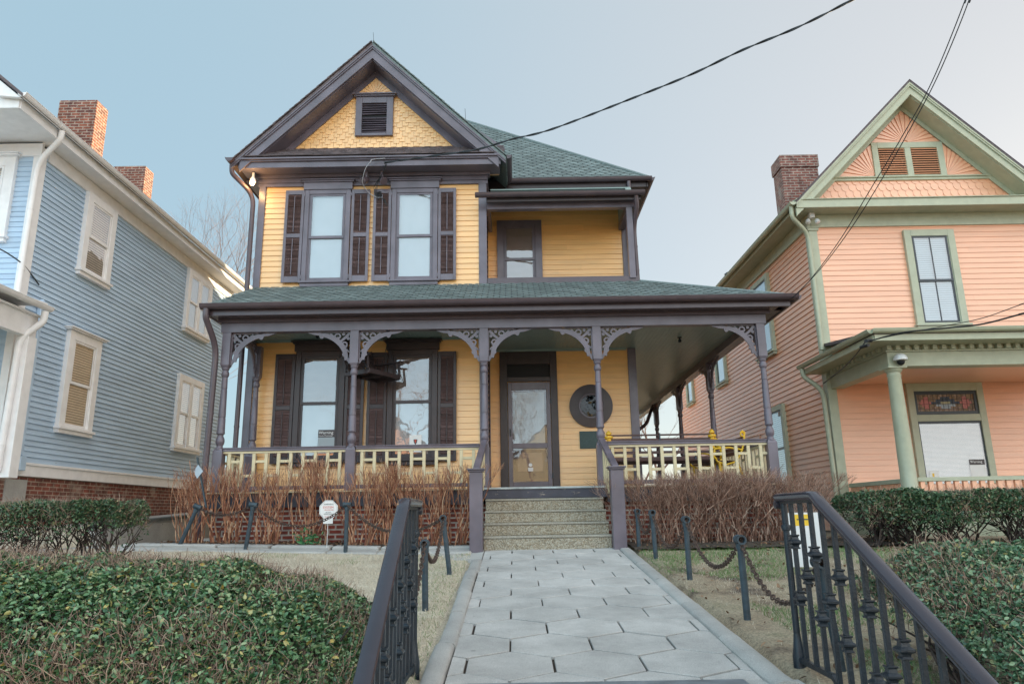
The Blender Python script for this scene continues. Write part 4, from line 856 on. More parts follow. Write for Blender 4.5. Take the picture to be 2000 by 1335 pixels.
mb = MB(); mb.prism([(KX-.58, KY-.6, 3.44), (QR+1, KY-.6, 3.44), (QR+1, QY, 3.9), (QX, QY, 3.9)], [(KX-.58, KY-.6, 3.5), (QR+1, KY-.6, 3.5), (QR+1, QY, 3.96), (QX, QY, 3.96)]); mb.build('porch_roof', SHAKE, Q)
gutter(Q, (KX-.62, KY-.64, 3.52), (QR+1, KY-.64, 3.52), SAGE, .07, straps=6); gutter(Q, (KX-.62, KY-.62, 3.52), (KX-.62, QY+.3, 3.52), SAGE, .07, straps=3)
downspout(Q, [(KX-.62, QY+.18, 3.46), (KX-.62, QY+.16, 3.28), (QX-.14, QY-.02, 2.95), (QX-.14, QY-.08, .15)], SAGE, .05)
MB().lathe((KX, KY, 0), [(.17, .40), (.17, .45), (.15, .50), (.135, .52), (.132, 1.4), (.112, 2.78), (.12, 2.80), (.12, 2.82), (.112, 2.83), (.112, 2.86), (.135, 2.88), (.155, 2.92), (.155, 2.925)], 24).build('porch_column', SAGE, Q, smooth=True)
MB().box(KX-.17, KX+.17, KY-.17, KY+.17, 2.926, 2.959).build('column_abacus', SAGE, Q, bevel=.004)
mb = MB(); mb.box(KX+.13, QR, KY-.05, KY+.05, .93, 1.0); mb.box(KX+.13, QR, KY-.03, KY+.03, .50, .55); rl = mb.build('porch_railing', SAGE, Q, bevel=.005)
x = KX+.22
while x < QR: MB().box(x-.04, x+.04, KY-.03, KY+.03, .551, .929).build('baluster', PEACH, rl, bevel=.004); x += .15
mb = MB(); mb.box(KX-.05, KX+.05, KY+.12, QY-.1, .91, .99); r2 = mb.build('side_railing', SAGE, Q, bevel=.005); mb = MB(); y = KY+.2
while y < QY-.12: mb.box(KX-.03, KX+.03, y-.045, y+.045, .30, .909); y += .108
mb.build('slat_panel', PEACH, r2)
mb = MB(); mb.box(KX-.14, QR, KY-.14, QY-.06, .33, .42); mb.box(KX-.1, QR, KY-.1, KY-.02, -.2, .33); mb.box(KX-.1, KX-.02, KY-.02, QY-.06, -.2, .33); mb.build('porch_floor', SAGE, Q)
mb = MB(); mb.box(KX+.1, QR, KY+.131, QY-.07, 3.05, 3.08); mb.build('porch_ceiling', PEACH, Q)
# cameras and lights on the peach house
t = thing('dome_camera', 'white dome camera hanging on the corner of the peach porch beam', 'camera', (KX+.02, KY-.16, 3.1))
mb = MB().lathe((KX+.04, KY-.22, 3.0), [(.05, .04), (.115, .05), (.12, .08), (.10, .13), (.06, .16), (.03, .17)], 20); mb.box(KX+.01, KX+.07, KY-.2, KY-.131, 3.10, 3.17); mb.build('housing', PLASTW, t, smooth=True)
MB().lathe((KX+.04, KY-.22, 2.96), [(.02, 0), (.05, .02), (.065, .05), (.065, .078)], 16).build('dome', DARK, t, smooth=True)
t = thing('security_light', 'white twin headed security light under the left cornice corner of the peach house', 'lamp', (QX-.05, QY-.2, 6.9))
mb = MB(); mb.box(QX-.06, QX+.06, QY-.22, QY-.10, 6.80, 6.92); mb.build('base', PLASTW, t, bevel=.008)
for dx in (-.1, .1): MB().lathe((QX+dx, QY-.2, 6.72), [(.035, -.06), (.055, -.05), (.05, .02), (.025, .05), (.015, .06)], 14, (dx*-3, .5, 1)).build('lamp_head', PLASTW, t, smooth=True)

# =====================================================================
# BLUE HOUSE (left)
# =====================================================================
BX, BY, BBK = -8.6, 11.97, 21.12
B = thing('blue_house', 'blue grey clapboard house with white trim on a red brick base, at the left', 'house', (-11.5, 12, 0))
S1 = Fr((BX, 0, 0), (0, 1, 0), (1, 0, 0)); S2 = Fr((0, BY, 0), (1, 0, 0), (0, -1, 0))
mb = MB(); clap(mb, S1, BY+.12, BBK, 1.52, 7.2, .098, .030); mb.build('side_wall', BLUE, B)
mb = MB(); clap(mb, S2, -15.4, BX, 1.52, 7.2, .098, .022); mb.build('front_wall', BLUE, B)
mb = MB(); mb.box(-15.5, BX-.13, BY+.13, BBK, -.1, 7.3); mb.build('house_core', DARK, B)
mb = MB(); mb.box(-15.4, BX-.03, BY+.03, BBK, -.1, 1.28); mb.build('brick_base', BRICKD, B)
mb = MB(); mb.box(BX-.02, BX+.045, BY-.02, BBK, 1.28, 1.47); mb.box(BX-.02, BX+.07, BY-.04, BBK, 1.471, 1.515); mb.box(-13, BX-.021, BY-.045, BY, 1.28, 1.47); mb.build('water_table', WHITE, B, bevel=.004)
mb = MB(); mb.box(BX-.10, BX+.04, BY-.04, BY+.13, 1.52, 7.2); mb.build('corner_board', WHITE, B, bevel=.005)
mb = MB(); mb.box(BX+.0, BX+.05, BY+.17, BBK, 7.0, 7.25); mb.box(-13, BX+.05, BY-.06, BY+.0, 7.0, 7.25); mb.build('frieze', WHITE, B)
mb = MB(); mb.box(-15.8, -8.20, 10.78, BY, 7.30, 7.33); mb.box(BX, -8.20, BY, BBK, 7.26, 7.30); mb.box(-8.22, -8.18, 10.75, BBK+.3, 7.24, 7.42); mb.box(-15.8, -8.2, 10.72, 10.78, 7.24, 7.44); mb.build('soffit', WHITE, B)
mb = MB(); sb = .84
mb.prism([(-8.08, 10.6, 7.44), (-12, 10.6, 7.44+3.92*sb), (-12, 10.6, 7.36+3.92*sb), (-8.08, 10.6, 7.38)], [(-8.08, BBK+.35, 7.44), (-12, BBK+.35, 7.44+3.92*sb), (-12, BBK+.35, 7.36+3.92*sb), (-8.08, BBK+.35, 7.38)]); mb.build('roof', SHAKE, B)
mb = MB(); mb.prism([(-8.12, 10.63, 7.375), (-12, 10.63, 7.355+3.88*sb), (-12, 10.63, 7.10+3.88*sb), (-8.5, 10.63, 7.42)], [(-8.12, 10.70, 7.375), (-12, 10.70, 7.355+3.88*sb), (-12, 10.70, 7.10+3.88*sb), (-8.5, 10.70, 7.42)])
mb.build('rake_board', WHITE, B)
mb = MB(); mb.prism([(-15.7, BY-.02, 7.335), (-8.3, BY-.02, 7.335), (-12, BY-.02, 10.55)], [(-15.7, BY+.1, 7.335), (-8.3, BY+.1, 7.335), (-12, BY+.1, 10.55)]); mb.build('gable_wall', BLUE, B)
mb = MB(); mb.prism([(-15.92, 10.6, 7.44), (-12.001, 10.6, 7.44+3.92*sb), (-12.001, 10.6, 7.36+3.92*sb), (-15.92, 10.6, 7.38)], [(-15.92, BBK+.35, 7.44), (-12.001, BBK+.35, 7.44+3.92*sb), (-12.001, BBK+.35, 7.36+3.92*sb), (-15.92, BBK+.35, 7.38)]); mb.build('roof', SHAKE, B)
gutter(B, (-8.10, 10.62, 7.46), (-8.10, BBK+.35, 7.46), WHITE, .072, straps=10)
downspout(B, [(-8.10, 11.72, 7.38), (-8.12, 11.74, 7.22), (BX+.03, 11.88, 6.85), (BX+.03, 11.86, 4.3)], WHITE, .05)
for (x, y) in ((-11.01, 15.68), (-11.58, 19.18)):
    MB().box(x, x+.93, y, y+.50, 7.8, 10.55 if y < 18 else 10.60).build('chimney', BRICKC, B, bevel=.012)
SLAT = paint('blind_slat', (.66, .54, .40), .6, .1)
for (a, b, c, d) in ((13.38, 14.45, 5.36, 7.0), (13.36, 14.45, 2.24, 4.10)):
    window(S1w, B, a, b, c, d, WHITE, WHITE, CURT, GLASS, cas=.17, blind=SLAT, sill=.05, hood=None if c > 5 else .05, cover=1)
for (a, b, c, d) in ((18.0, 19.5, 5.40, 7.0), (18.0, 19.5, 2.30, 4.15)):
    window(S1w, B, a, b, c, d, WHITE, WHITE, SHADE if c > 5 else CURT, GLASSB if c > 5 else GLASS, cas=.16, twin=True, sill=.05, blind=SLAT if c < 5 else None)
window(S2, B, -10.15, -8.98, 5.45, 6.98, WHITE, WHITE, SHADE, GLASS, cas=.18, blind=SLAT, sill=.05, hood=.06)
mb = MB(); mb.box(BX+.024, BX+.10, 12.42, 12.50, 1.62, 4.28); mb.box(BX+.02, BX+.15, 12.38, 12.54, 1.36, 1.60); mb.build('conduit', BLUE, B, bevel=.01)
MB().lathe((BX+.08, 12.44, 4.26), [(.05, 0), (.06, .05), (.065, .1), (.04, .15), (.02, .16)], 12).build('weatherhead', BLUE, B, smooth=True)
# its front porch at the frame edge
mb = MB(); mb.prism([(-8.05, 9.6, 3.98), (-13, 9.6, 3.98), (-13, BY-.05, 4.45), (-8.05, BY-.05, 4.12)], [(-8.05, 9.6, 4.04), (-13, 9.6, 4.04), (-13, BY-.05, 4.52), (-8.05, BY-.05, 4.18)]); mb.build('porch_roof', WHITE, B)
mb = MB(); mb.box(-13, -8.12, 9.65, BY-.05, 3.92, 3.95); mb.box(-8.30, -8.18, 9.7, BY-.05, 3.55, 3.92); mb.box(-13, -8.18, 9.66, 9.78, 3.55, 3.92); mb.build('porch_beam', WHITE, B)
mb = MB(); mb.box(-8.36, -8.14, BY-.28, BY-.06, 1.2, 3.55); mb.build('porch_pilaster', WHITE, B, bevel=.006)
gutter(B, (-7.98, 9.5, 4.08), (-7.98, 11.9, 4.08), WHITE, .07, straps=2)
downspout(B, [(-7.98, 11.78, 4.0), (-8.0, 11.80, 3.82), (-8.26, 11.66, 3.5), (-8.30, 11.64, 1.3)], WHITE, .055)
mb = MB(); S1.box(mb, 12.32, 12.86, -.03, -.005, .62, 1.22); mb.build('hatch_board', CURB, B)

# =====================================================================
# GROUND, PATH, KERBS, STEPS DOWN
# =====================================================================
def fbm(x, y, s=1.0): return mnoise.noise(Vector((x*s, y*s, 3.7)))
def gz(x, y):
    z = -.08*max(0, 10.9-max(y, 4.6))
    z += .028*min(4.0, max(0, -1.5-x))
    if y < 4.6:
        if -.75 < x < 1.95: z = -1.22 if y < 4.35 else z
        else: z = max(-1.2, z-.29*(4.6-y))
    if y < 2.1: z = -1.2
    if x < -6.7 and y > 10.3: z = max(z, .1+.32*min(1, (y-10.3)/1.5))
    if y > 24: z -= 0
    return z
def bump_(x, y):
    if -.7 < x < 1.8 or y < 2: return -.035 if (-.62 < x < 1.70 and y > 4.35) else 0
    return .022*fbm(x, y, 1.3)+.010*fbm(x, y, 5)
xs = np.concatenate([[-600, -200, -80, -40, -25], np.arange(-16, -8, .5), np.arange(-8, -.7, .16), [-.66, -.61, -.6, .5, 1.68, 1.69, 1.72], np.arange(1.8, 8, .16), np.arange(8, 16, .5), [25, 40, 80, 200, 600]])
ys = np.concatenate([[-600, -200, -80, -40, -20, -10, -5], np.arange(-2, 2, .5), np.arange(2, 4.3, .2), [4.34, 4.36, 4.6], np.arange(4.7, 12.3, .16), np.arange(12.5, 30, .8), [40, 80, 200, 600]])
V = [(x, y, gz(x, y)+bump_(x, y)) for y in ys for x in xs]; nx = len(xs)
F = [(j*nx+i, j*nx+i+1, (j+1)*nx+i+1, (j+1)*nx+i) for j in range(len(ys)-1) for i in range(nx-1)]
def ground_mat():
    m, t, b = nodes('yard_ground'); L = t.links; g = N(t, 'TexCoord'); s = N(t, 'SeparateXYZ'); L.new(g.outputs['Object'], s.inputs[0])
    n1 = N(t, 'TexNoise'); n1.inputs['Scale'].default_value = 2.2; n1.inputs['Detail'].default_value = 9; L.new(g.outputs['Object'], n1.inputs['Vector'])
    n2 = N(t, 'TexNoise'); n2.inputs['Scale'].default_value = 55; n2.inputs['Detail'].default_value = 5; L.new(g.outputs['Object'], n2.inputs['Vector'])
    rl = ramp(t, [(.3, (.42, .35, .26)), (.55, (.54, .47, .36)), (.8, (.62, .56, .45))]); L.new(n1.outputs[0], rl.inputs[0])
    rr = ramp(t, [(.3, (.11, .08, .06)), (.44, (.30, .235, .16)), (.6, (.36, .30, .21)), (.75, (.22, .2, .12))]); L.new(n1.outputs[0], rr.inputs[0])
    gt = N(t, 'Math', operation='GREATER_THAN'); gt.inputs[1].default_value = .5; L.new(s.outputs[0], gt.inputs[0])
    mx = N(t, 'MixRGB'); L.new(gt.outputs[0], mx.inputs[0]); L.new(rl.outputs[0], mx.inputs[1]); L.new(rr.outputs[0], mx.inputs[2])
    r2 = ramp(t, [(.3, (.55, .55, .55)), (.7, (1.3, 1.3, 1.3))]); L.new(n2.outputs[0], r2.inputs[0])
    m2 = N(t, 'MixRGB', blend_type='MULTIPLY'); m2.inputs[0].default_value = 1; L.new(mx.outputs[0], m2.inputs[1]); L.new(r2.outputs[0], m2.inputs[2])
    L.new(m2.outputs[0], b.inputs['Base Color']); b.inputs['Roughness'].default_value = .95
    bp = N(t, 'Bump'); bp.inputs['Distance'].default_value = .03; bp.inputs['Strength'].default_value = .8; L.new(n2.outputs[0], bp.inputs['Height']); L.new(bp.outputs[0], b.inputs['Normal']); return m
raw('ground', V, F, ground_mat(), smooth=True, kind='structure')
# hexagonal paving
PX0, PX1, PY0, PY1 = -.44, 1.47, 4.66, 10.92
mb = MB(); wd = .58; pitch = .502; row = 0; y = PY0-.12; sf = wd/2/math.cos(R(30))
while y < PY1+.4:
    x = PX0-wd+(wd/2 if row % 2 else 0)+.10
    while x < PX1+wd:
        gx_ = random.uniform(.004, .0105); gd = random.uniform(.0045, .0105)
        hx = [(wd/2-gx_, -sf/2+gd), (wd/2-gx_, sf/2-gd), (0, sf-gd*2), (-wd/2+gx_, sf/2-gd), (-wd/2+gx_, -sf/2+gd), (0, -sf+gd*2)]
        hx = [(x+a, y+b*.99) for a, b in hx]
        hx = convex_clip(hx, [(PX0, PY0), (PX1, PY0), (PX1, PY1), (PX0, PY1)])
        if len(hx) >= 3:
            dz = random.uniform(-.002, .002); tx, ty = random.uniform(-.006, .006), random.uniform(-.006, .006)
            top = [(a, b, gz(0, b)+dz+(a-x)*tx+(b-y)*ty) for a, b in hx]; cxm = sum(a for a, b in hx)/len(hx); cym = sum(b for a, b in hx)/len(hx)
            tin = [(cxm+(a-cxm)*.985, cym+(b-cym)*.985, c) for a, b, c in top]; edge = [(a, b, c-.004) for a, b, c in top]; bot = [(a, b, c-.04) for a, b, c in top]
            o = len(mb.v); k = len(hx); mb.v += tin+edge+bot
            mb.f.append(tuple(o+i for i in range(k)))
            for i in range(k):
                j = (i+1) % k; mb.f.append((o+i, o+k+i, o+k+j, o+j)); mb.f.append((o+k+i, o+2*k+i, o+2*k+j, o+k+j))
        x += wd
    y += pitch; row += 1
pth = mb.build('path', CONC, None, kind='structure')
mb = MB(); k = [(PX0-.02, y) for y in np.arange(4.6, 11.0, .2)]
for a, b in zip(np.arange(4.62, 10.9, .3), np.arange(4.92, 11.2, .3)): mb.add([(PX0-.02, a, gz(0, a)-.022), (PX1+.02, a, gz(0, a)-.022), (PX1+.02, b, gz(0, b)-.022), (PX0-.02, b, gz(0, b)-.022)], [(0, 1, 2, 3)])
mb.build('path_joint_soil', SOIL, None, kind='structure')
mb = MB(); mb.box(-.30, 1.35, 4.50, 4.655, -.56, -.497); mb.build('landing_edge', paint('worn_blue_metal', (.16, .18, .2), .45, .3, dirt=(.2, .08, .04), dirt_amt=.05), None, kind='structure')
mb = MB(); mb.box(-.60, -.301, 4.38, 4.655, -.8, -.505); mb.box(1.351, 1.68, 4.38, 4.655, -.8, -.505); mb.box(-.30, 1.35, 4.38, 4.499, -.8, -.504)
for k in range(4): mb.box(-.72, 1.92, 4.38-.31*(k+1), 4.38-.31*k-.001, -1.3, -.505-.165*(k+1))
mb.build('sidewalk_steps', CONC, None, kind='structure')
# rolled kerbs in lengths
def kerb(x0, x1, ya, yb, side):
    mb = MB(); y = ya
    while y < yb-.05:
        L_ = min(random.uniform(.9, 1.5), yb-y); j = random.uniform(-.010, .010); wd_ = (x1-x0)/2; cx_ = (x0+x1)/2+j; hh = random.uniform(.035, .05)
        n = 5; secs = []
        for s_ in range(n+1):
            yy = y+.004+(L_-.008)*s_/n; sec = []
            for k in range(13):
                a = math.pi*k/12; rr = 1-.02*abs(math.sin(5*yy)); sec.append((cx_+wd_*math.cos(a)*rr+.006*fbm(yy, k, 1.5), yy, gz(0, yy)-.01+math.sin(a)**.7*hh+.004*fbm(yy*3, k*.4)))
            sec += [(cx_-wd_, yy, gz(0, yy)-.12), (cx_+wd_, yy, gz(0, yy)-.12)]; secs.append(sec)
        o = len(mb.v); m_ = 15
        for sec in secs: mb.v += sec
        for s_ in range(n):
            for k in range(m_):
                k2 = (k+1) % m_; mb.f.append((o+s_*m_+k, o+s_*m_+k2, o+(s_+1)*m_+k2, o+(s_+1)*m_+k))
        mb.f.append(tuple(o+k for k in range(m_))); mb.f.append(tuple(o+n*m_+k for k in range(m_))[::-1]); y += L_
    return mb
mb = kerb(-.585, -.443, 4.45, 9.75, -1); mb.build('path_kerb', CURB, None, smooth=True, kind='structure')
mb = kerb(1.473, 1.63, 4.45, 10.85, 1); mb.build('path_kerb', CURB, None, smooth=True, kind='structure')
# flagstone strip in front of the planting bed
mb = MB(); x = -5.75
while x < -.66:
    L_ = random.uniform(.45, .95)
    for (ya, yb, zz) in ((10.80, 11.06, .055), (10.48, 10.78, .018)):
        s_ = random.uniform(-.05, .05); x1 = min(x+L_+s_, -.62); 
        if x1-x < .1: continue
        q = lambda a, b, e=0: (a, b, gz(a, b)+zz+e)
        mb.prism([q(x+.006, ya, -.12), q(x1-.006, ya, -.12), q(x1-.006, yb, -.12), q(x+.006, yb, -.12)], [q(x+.006, ya, random.uniform(-.006, .004)), q(x1-.006, ya), q(x1-.006, yb), q(x+.006, yb)])
    x += L_
mb.build('edging_strip', CURB, None, bevel=.018, kind='structure')
mb = MB(); mb.prism([(-1.3, 9.95, -.25), (-.45, 9.72, -.25), (-.45, 10.92, -.25), (-.64, 11.2, -.25), (-1.3, 10.5, -.25)], [(-1.3, 10.0, gz(0, 10)+.006), (-.45, 9.75, gz(0, 9.75)+.004), (-.45, 10.92, .004), (-.64, 11.2, .004), (-1.3, 10.5, gz(0, 10.5)+.012)]); mb.build('path_corner_slab', CURB, None, kind='structure')
# planting beds
def bed(x0, x1, y0, y1, zf, name='planting_bed'):
    nx_, ny_ = int((x1-x0)/.06)+2, int((y1-y0)/.06)+2; V = []
    for j in range(ny_):
        for i in range(nx_):
            x, y = x0+(x1-x0)*i/(nx_-1), y0+(y1-y0)*j/(ny_-1); V.append((x, y, zf(x, y)+.018*fbm(x, y, 6)+.012*fbm(x, y, 17)))
    F = [(j*nx_+i, j*nx_+i+1, (j+1)*nx_+i+1, (j+1)*nx_+i) for j in range(ny_-1) for i in range(nx_-1)]
    raw(name, V, F, SOIL, smooth=False, kind='structure')
bed(-5.5, -.62, 11.05, 11.9, lambda x, y: gz(x, y)+.05)
bed(1.66, 6.3, 10.35, 11.9, lambda x, y: gz(x, y)+.035)
# side walk, low wall and paving beside the blue house
mb = MB(); mb.box(-6.55, -5.45, 10.9, 24, -.1, .115); mb.box(-9.2, -6.551, 10.35, 11.6, -.1, .12); mb.build('side_path', CONC, None, kind='structure')
t = thing('retaining_wall', 'low grey concrete wall beside the blue house with a dark coping', 'wall', (-6.65, 12, 0))
mb = MB(); mb.prism([(-6.72, 11.6, -.1), (-6.56, 11.6, -.1), (-6.56, 24, -.1), (-6.72, 24, -.1)], [(-6.72, 11.6, .38), (-6.56, 11.6, .38), (-6.56, 24, .95), (-6.72, 24, .95)]); mb.build('wall_face', CURB, t)
mb = MB(); mb.prism([(-6.75, 11.57, .381), (-6.53, 11.57, .381), (-6.53, 24, .951), (-6.75, 24, .951)], [(-6.75, 11.57, .44), (-6.53, 11.57, .44), (-6.53, 24, 1.01), (-6.75, 24, 1.01)]); mb.build('coping', paint('dark_coping', (.09, .095, .09), .8, .3), t)
mb = MB(); mb.prism([(-8.5, 12, .3), (-6.721, 12, .3), (-6.721, 24, .3), (-8.5, 24, .3)], [(-8.5, 12, .36), (-6.721, 12, .36), (-6.721, 24, .9), (-8.5, 24, .9)]); mb.build('raised_walk', CONC, None, kind='structure')

# =====================================================================
# HANDRAILS beside the steps to the street
# =====================================================================
def knuckle(mb, x, y, z, s=.5):
    prof = [(.0155, -.045), (.025, -.045), (.025, -.037), (.019, -.033), (.022, -.02), (.036, -.010), (.036, .0), (.022, .012), (.019, .030), (.026, .034), (.026, .042), (.0155, .042)]
    o = len(mb.v)
    for r, dz in prof:
        for a, b in ((-1, -1), (1, -1), (1, 1), (-1, 1)): mb.v.append((x+a*r, y+b*r, z+dz))
    for i in range(len(prof)-1):
        for k in range(4): k2 = (k+1) % 4; mb.f.append((o+i*4+k, o+i*4+k2, o+(i+1)*4+k2, o+(i+1)*4+k))
def handrail(xa, xb, label):
    """xa at the upper end, xb at the lower end"""
    h = thing('handrail', label, 'handrail', (xa, 4.95, -.5), 'pair of iron handrails beside the street steps')
    yt, yk, zt, slp = 4.90, 4.36, .565, .525
    def X(y): return xa+(xb-xa)*(yk-min(y, yk))/1.6
    def top(y): return zt if y > yk else zt-(yk-y)*slp
    def bot(y): return -.43 if y > yk else -.43-(yk-y)*slp
    pts = [(X(y), y, top(y)) for y in (yt+.03, 4.7, 4.5, yk+.06)]
    pts += [(X(yk-.02), yk-.02, top(yk)-.004), (X(yk-.10), yk-.10, top(yk-.10)-.004)]+[(X(y), y, top(y)) for y in (4.0, 3.5, 3.0, 2.7)]
    prof = [(-.031, -.024), (-.031, -.012), (-.037, -.006), (-.040, .006), (-.034, .018), (-.016, .026), (.016, .026), (.034, .018), (.040, .006), (.037, -.006), (.031, -.012), (.031, -.024)]
    mb = MB(); o = len(mb.v)
    for i, p in enumerate(pts):
        a = Vector(pts[max(i-1, 0)]); b = Vector(pts[min(i+1, len(pts)-1)]); d = (b-a).normalized(); s_ = d.cross(Vector((0, 0, 1))).normalized(); u = s_.cross(d)
        for q, r in prof: mb.v.append(tuple(Vector(p)+s_*q+u*r))
    m_ = len(prof)
    for i in range(len(pts)-1):
        for k in range(m_): k2 = (k+1) % m_; mb.f.append((o+i*m_+k, o+i*m_+k2, o+(i+1)*m_+k2, o+(i+1)*m_+k))
    mb.f.append(tuple(range(o, o+m_))[::-1]); mb.f.append(tuple(range(o+(len(pts)-1)*m_, o+len(pts)*m_)))
    mb.build('rail_cap', RAILM, h, smooth=True)
    mb = MB(); mb.lathe((xa, yt+.035, zt-.045), [(.01, -.036), (.028, -.033), (.034, 0), (.028, .033), (.01, .036)], 16, (1, 0, 0)); mb.build('scroll_end', RAILM, h, smooth=True)
    mb = MB()
    for f_ in (top,): mb.beam((X(yt), yt, zt-.034), (X(yk), yk, zt-.034), .03, .018); mb.beam((X(yk), yk, zt-.034), (X(2.7), 2.7, top(2.7)-.034), .03, .018)
    mb.beam((X(yt), yt, -.43), (X(yk), yk, -.43), .028, .03); mb.beam((X(yk), yk, -.43), (X(2.7), 2.7, bot(2.7)), .028, .03); mb.build('rail_channel', IRON, h)
    mb = MB(); mb.tube([(xa, yt-.04, -.62), (xa, yt-.04, zt-.04)], .021, 14)
    mb.lathe((xa, yt-.04, .37), [(.02, -.022), (.028, -.016), (.030, 0), (.028, .016), (.02, .022)], 14); mb.lathe((xa, yt-.04, -.38), [(.021, .10), (.03, .02), (.04, -.03), (.04, -.13), (.03, -.14)], 14); mb.build('post', IRON, h, smooth=True)
    y = yt-.165; i = 1
    pat = [(.22, -.12), (.02,), (.16, -.20), (-.05,), (.17, -.17), (), (.2, -.14), (.0,), (.22, -.1), (.03,), (.15,), ()]
    while y > 2.75:
        mb = MB(); s = .0128; x = X(y); mb.box(x-s, x+s, y-s, y+s, bot(y)+.0, top(y)-.035)
        for zz in pat[(i-1) % len(pat)]: knuckle(mb, x, y, (top(y)+bot(y))/2+zz)
        mb.build('baluster', IRON, h, bevel=.0015); y -= .150; i += 1
    return h
handrail(1.775, 1.775, 'dark iron stair handrail with knuckled balusters at the right of the path')
handrail(-.655, -.59, 'dark iron stair handrail at the left of the path, seen end on')

# =====================================================================
# BOLLARDS AND CHAINS
# =====================================================================
BOL = [(-4.93, 10.86, .10, .62, (.42, 0, 0), 1, 'leftmost pipe bollard, leaning hard to the right, by the stone edging'),
       (-3.87, 10.66, .06, .63, (.12, 0, 0), 1, 'slightly leaning pipe bollard in front of the bare shrubs, left of the octagonal sign'),
       (-2.40, 10.52, .0, .66, (0, 0, 0), 1, 'upright pipe bollard just right of the octagonal sign'),
       (-.76, 8.66, -.18, .64, (-.13, 0, 0), 0, 'leaning pipe bollard nearest the porch on the left lawn'),
       (-.81, 6.74, -.33, .57, (-.02, 0, 0), 0, 'short pipe bollard on the left lawn behind the left handrail'),
       (1.76, 10.62, -.02, .52, (0, 0, 0), 0, 'farthest pipe bollard on the right, tight by the right newel post'),
       (1.80, 9.59, -.10, .58, (-.03, 0, 0), 0, 'second farthest pipe bollard on the right of the path'),
       (1.86, 8.06, -.23, .63, (0, 0, 0), 0, 'pipe bollard midway along the right of the path'),
       (1.87, 6.18, -.38, .63, (-.01, 0, 0), 0, 'nearest clear pipe bollard on the right lawn, in front of the white yard sign'),
       (1.99, 4.75, -.50, .66, (-.10, 0, 0), 0, 'grey pipe bollard standing behind the right iron handrail')]
tops = []
for x, y, z, h, ln, ax, lab in BOL:
    t = thing('bollard', lab, 'bollard', (x, y, z), 'pipe bollards joined by chain')
    d = Vector((ln[0], 0, 1)).normalized(); b0 = Vector((x, y, z-.03)); tp = Vector((x, y, z))+d*h; tops.append((tp, ax))
    MB().tube([b0, tp-d*.03], .029, 14).build('pipe', STEEL, t, smooth=True)
    a = Vector((1, 0, 0)) if ax else Vector((0, 1, 0)); a = (a-d*a.dot(d)).normalized()
    mb = MB(); ring = [(.026, -.058), (.040, -.058), (.041, -.045), (.036, -.04), (.036, .04), (.041, .045), (.040, .058), (.026, .058), (.026, -.058)]
    mb.lathe(tp, ring[:-1], 18, a); mb.f = mb.f[:-2]
    n = 18; o = 0
    for k in range(n): k2 = (k+1) % n; mb.f.append((7*n+k, 7*n+k2, k2, k))
    mb.tube([tp-d*.075, tp-d*.03], .037, 14); mb.build('tee_fitting', STEEL, t, smooth=True)
def link(mb, c, d, s_, r=.0065, L_=.042, W=.019):
    d = d.normalized(); s_ = (s_-d*s_.dot(d)).normalized(); pts = []
    for k in range(10):
        a = 2*math.pi*k/10; pts.append(c+d*math.cos(a)*L_*.62+s_*math.sin(a)*W)
    o = len(mb.v); n = 5
    for k in range(10):
        tg = (pts[(k+1) % 10]-pts[k-1]).normalized(); q = tg.cross(d.cross(s_)).normalized(); w_ = d.cross(s_).normalized()
        for m_ in range(n): th = 2*math.pi*m_/n; mb.v.append(tuple(pts[k]+q*r*math.cos(th)+w_*r*math.sin(th)))
    for k in range(10):
        k2 = (k+1) % 10
        for m_ in range(n): m2 = (m_+1) % n; mb.f.append((o+k*n+m_, o+k*n+m2, o+k2*n+m2, o+k2*n+m_))
def chain(p, q, sag, lab):
    p, q = Vector(p), Vector(q); n = 200; c = [p.lerp(q, k/n)-Vector((0, 0, 4*sag*(k/n)*(1-k/n))) for k in range(n+1)]
    mb = MB(); acc = 0; nxt = 0; i = 0; side = (q-p).cross(Vector((0, 0, 1))).normalized(); last = c[0]
    for a, b in zip(c[:-1], c[1:]):
        acc += (b-a).length
        if acc >= nxt:
            d = (b-a).normalized(); u = side.cross(d); link(mb, b, d, (side*.8+u*.6) if i % 2 else (u*.8-side*.6)); nxt += .040; i += 1
    o = mb.build('chain', RUST, None, smooth=True, recalc=False); o['label'] = lab; o['category'] = 'chain'; o['group'] = 'rusty chains between the bollards'
ch = [(0, 1, .13, 'rusty chain between the leftmost leaning bollard and the next'), (1, 2, .30, 'long rusty chain sagging in front of the octagonal sign'), (2, 3, .26, 'rusty chain passing behind the left iron handrail towards the porch side bollard'), (3, 4, .30, 'rusty chain hanging between the two bollards on the left lawn'),
      (5, 6, .28, 'short rusty chain nearest the steps on the right'), (6, 7, .36, 'second rusty chain from the steps on the right of the path'), (7, 8, .34, 'third rusty chain from the steps, sagging over the right lawn'), (8, 9, .36, 'nearest rusty chain on the right, running to the handrail')]
for a, b, s_, lab in ch: chain(tops[a][0], tops[b][0], s_, lab)
e = tops[4][0]; chain(e+Vector((0, -.03, 0)), (-.80, 5.2, -.02), .28, 'rusty chain dropping toward the street behind the left handrail')

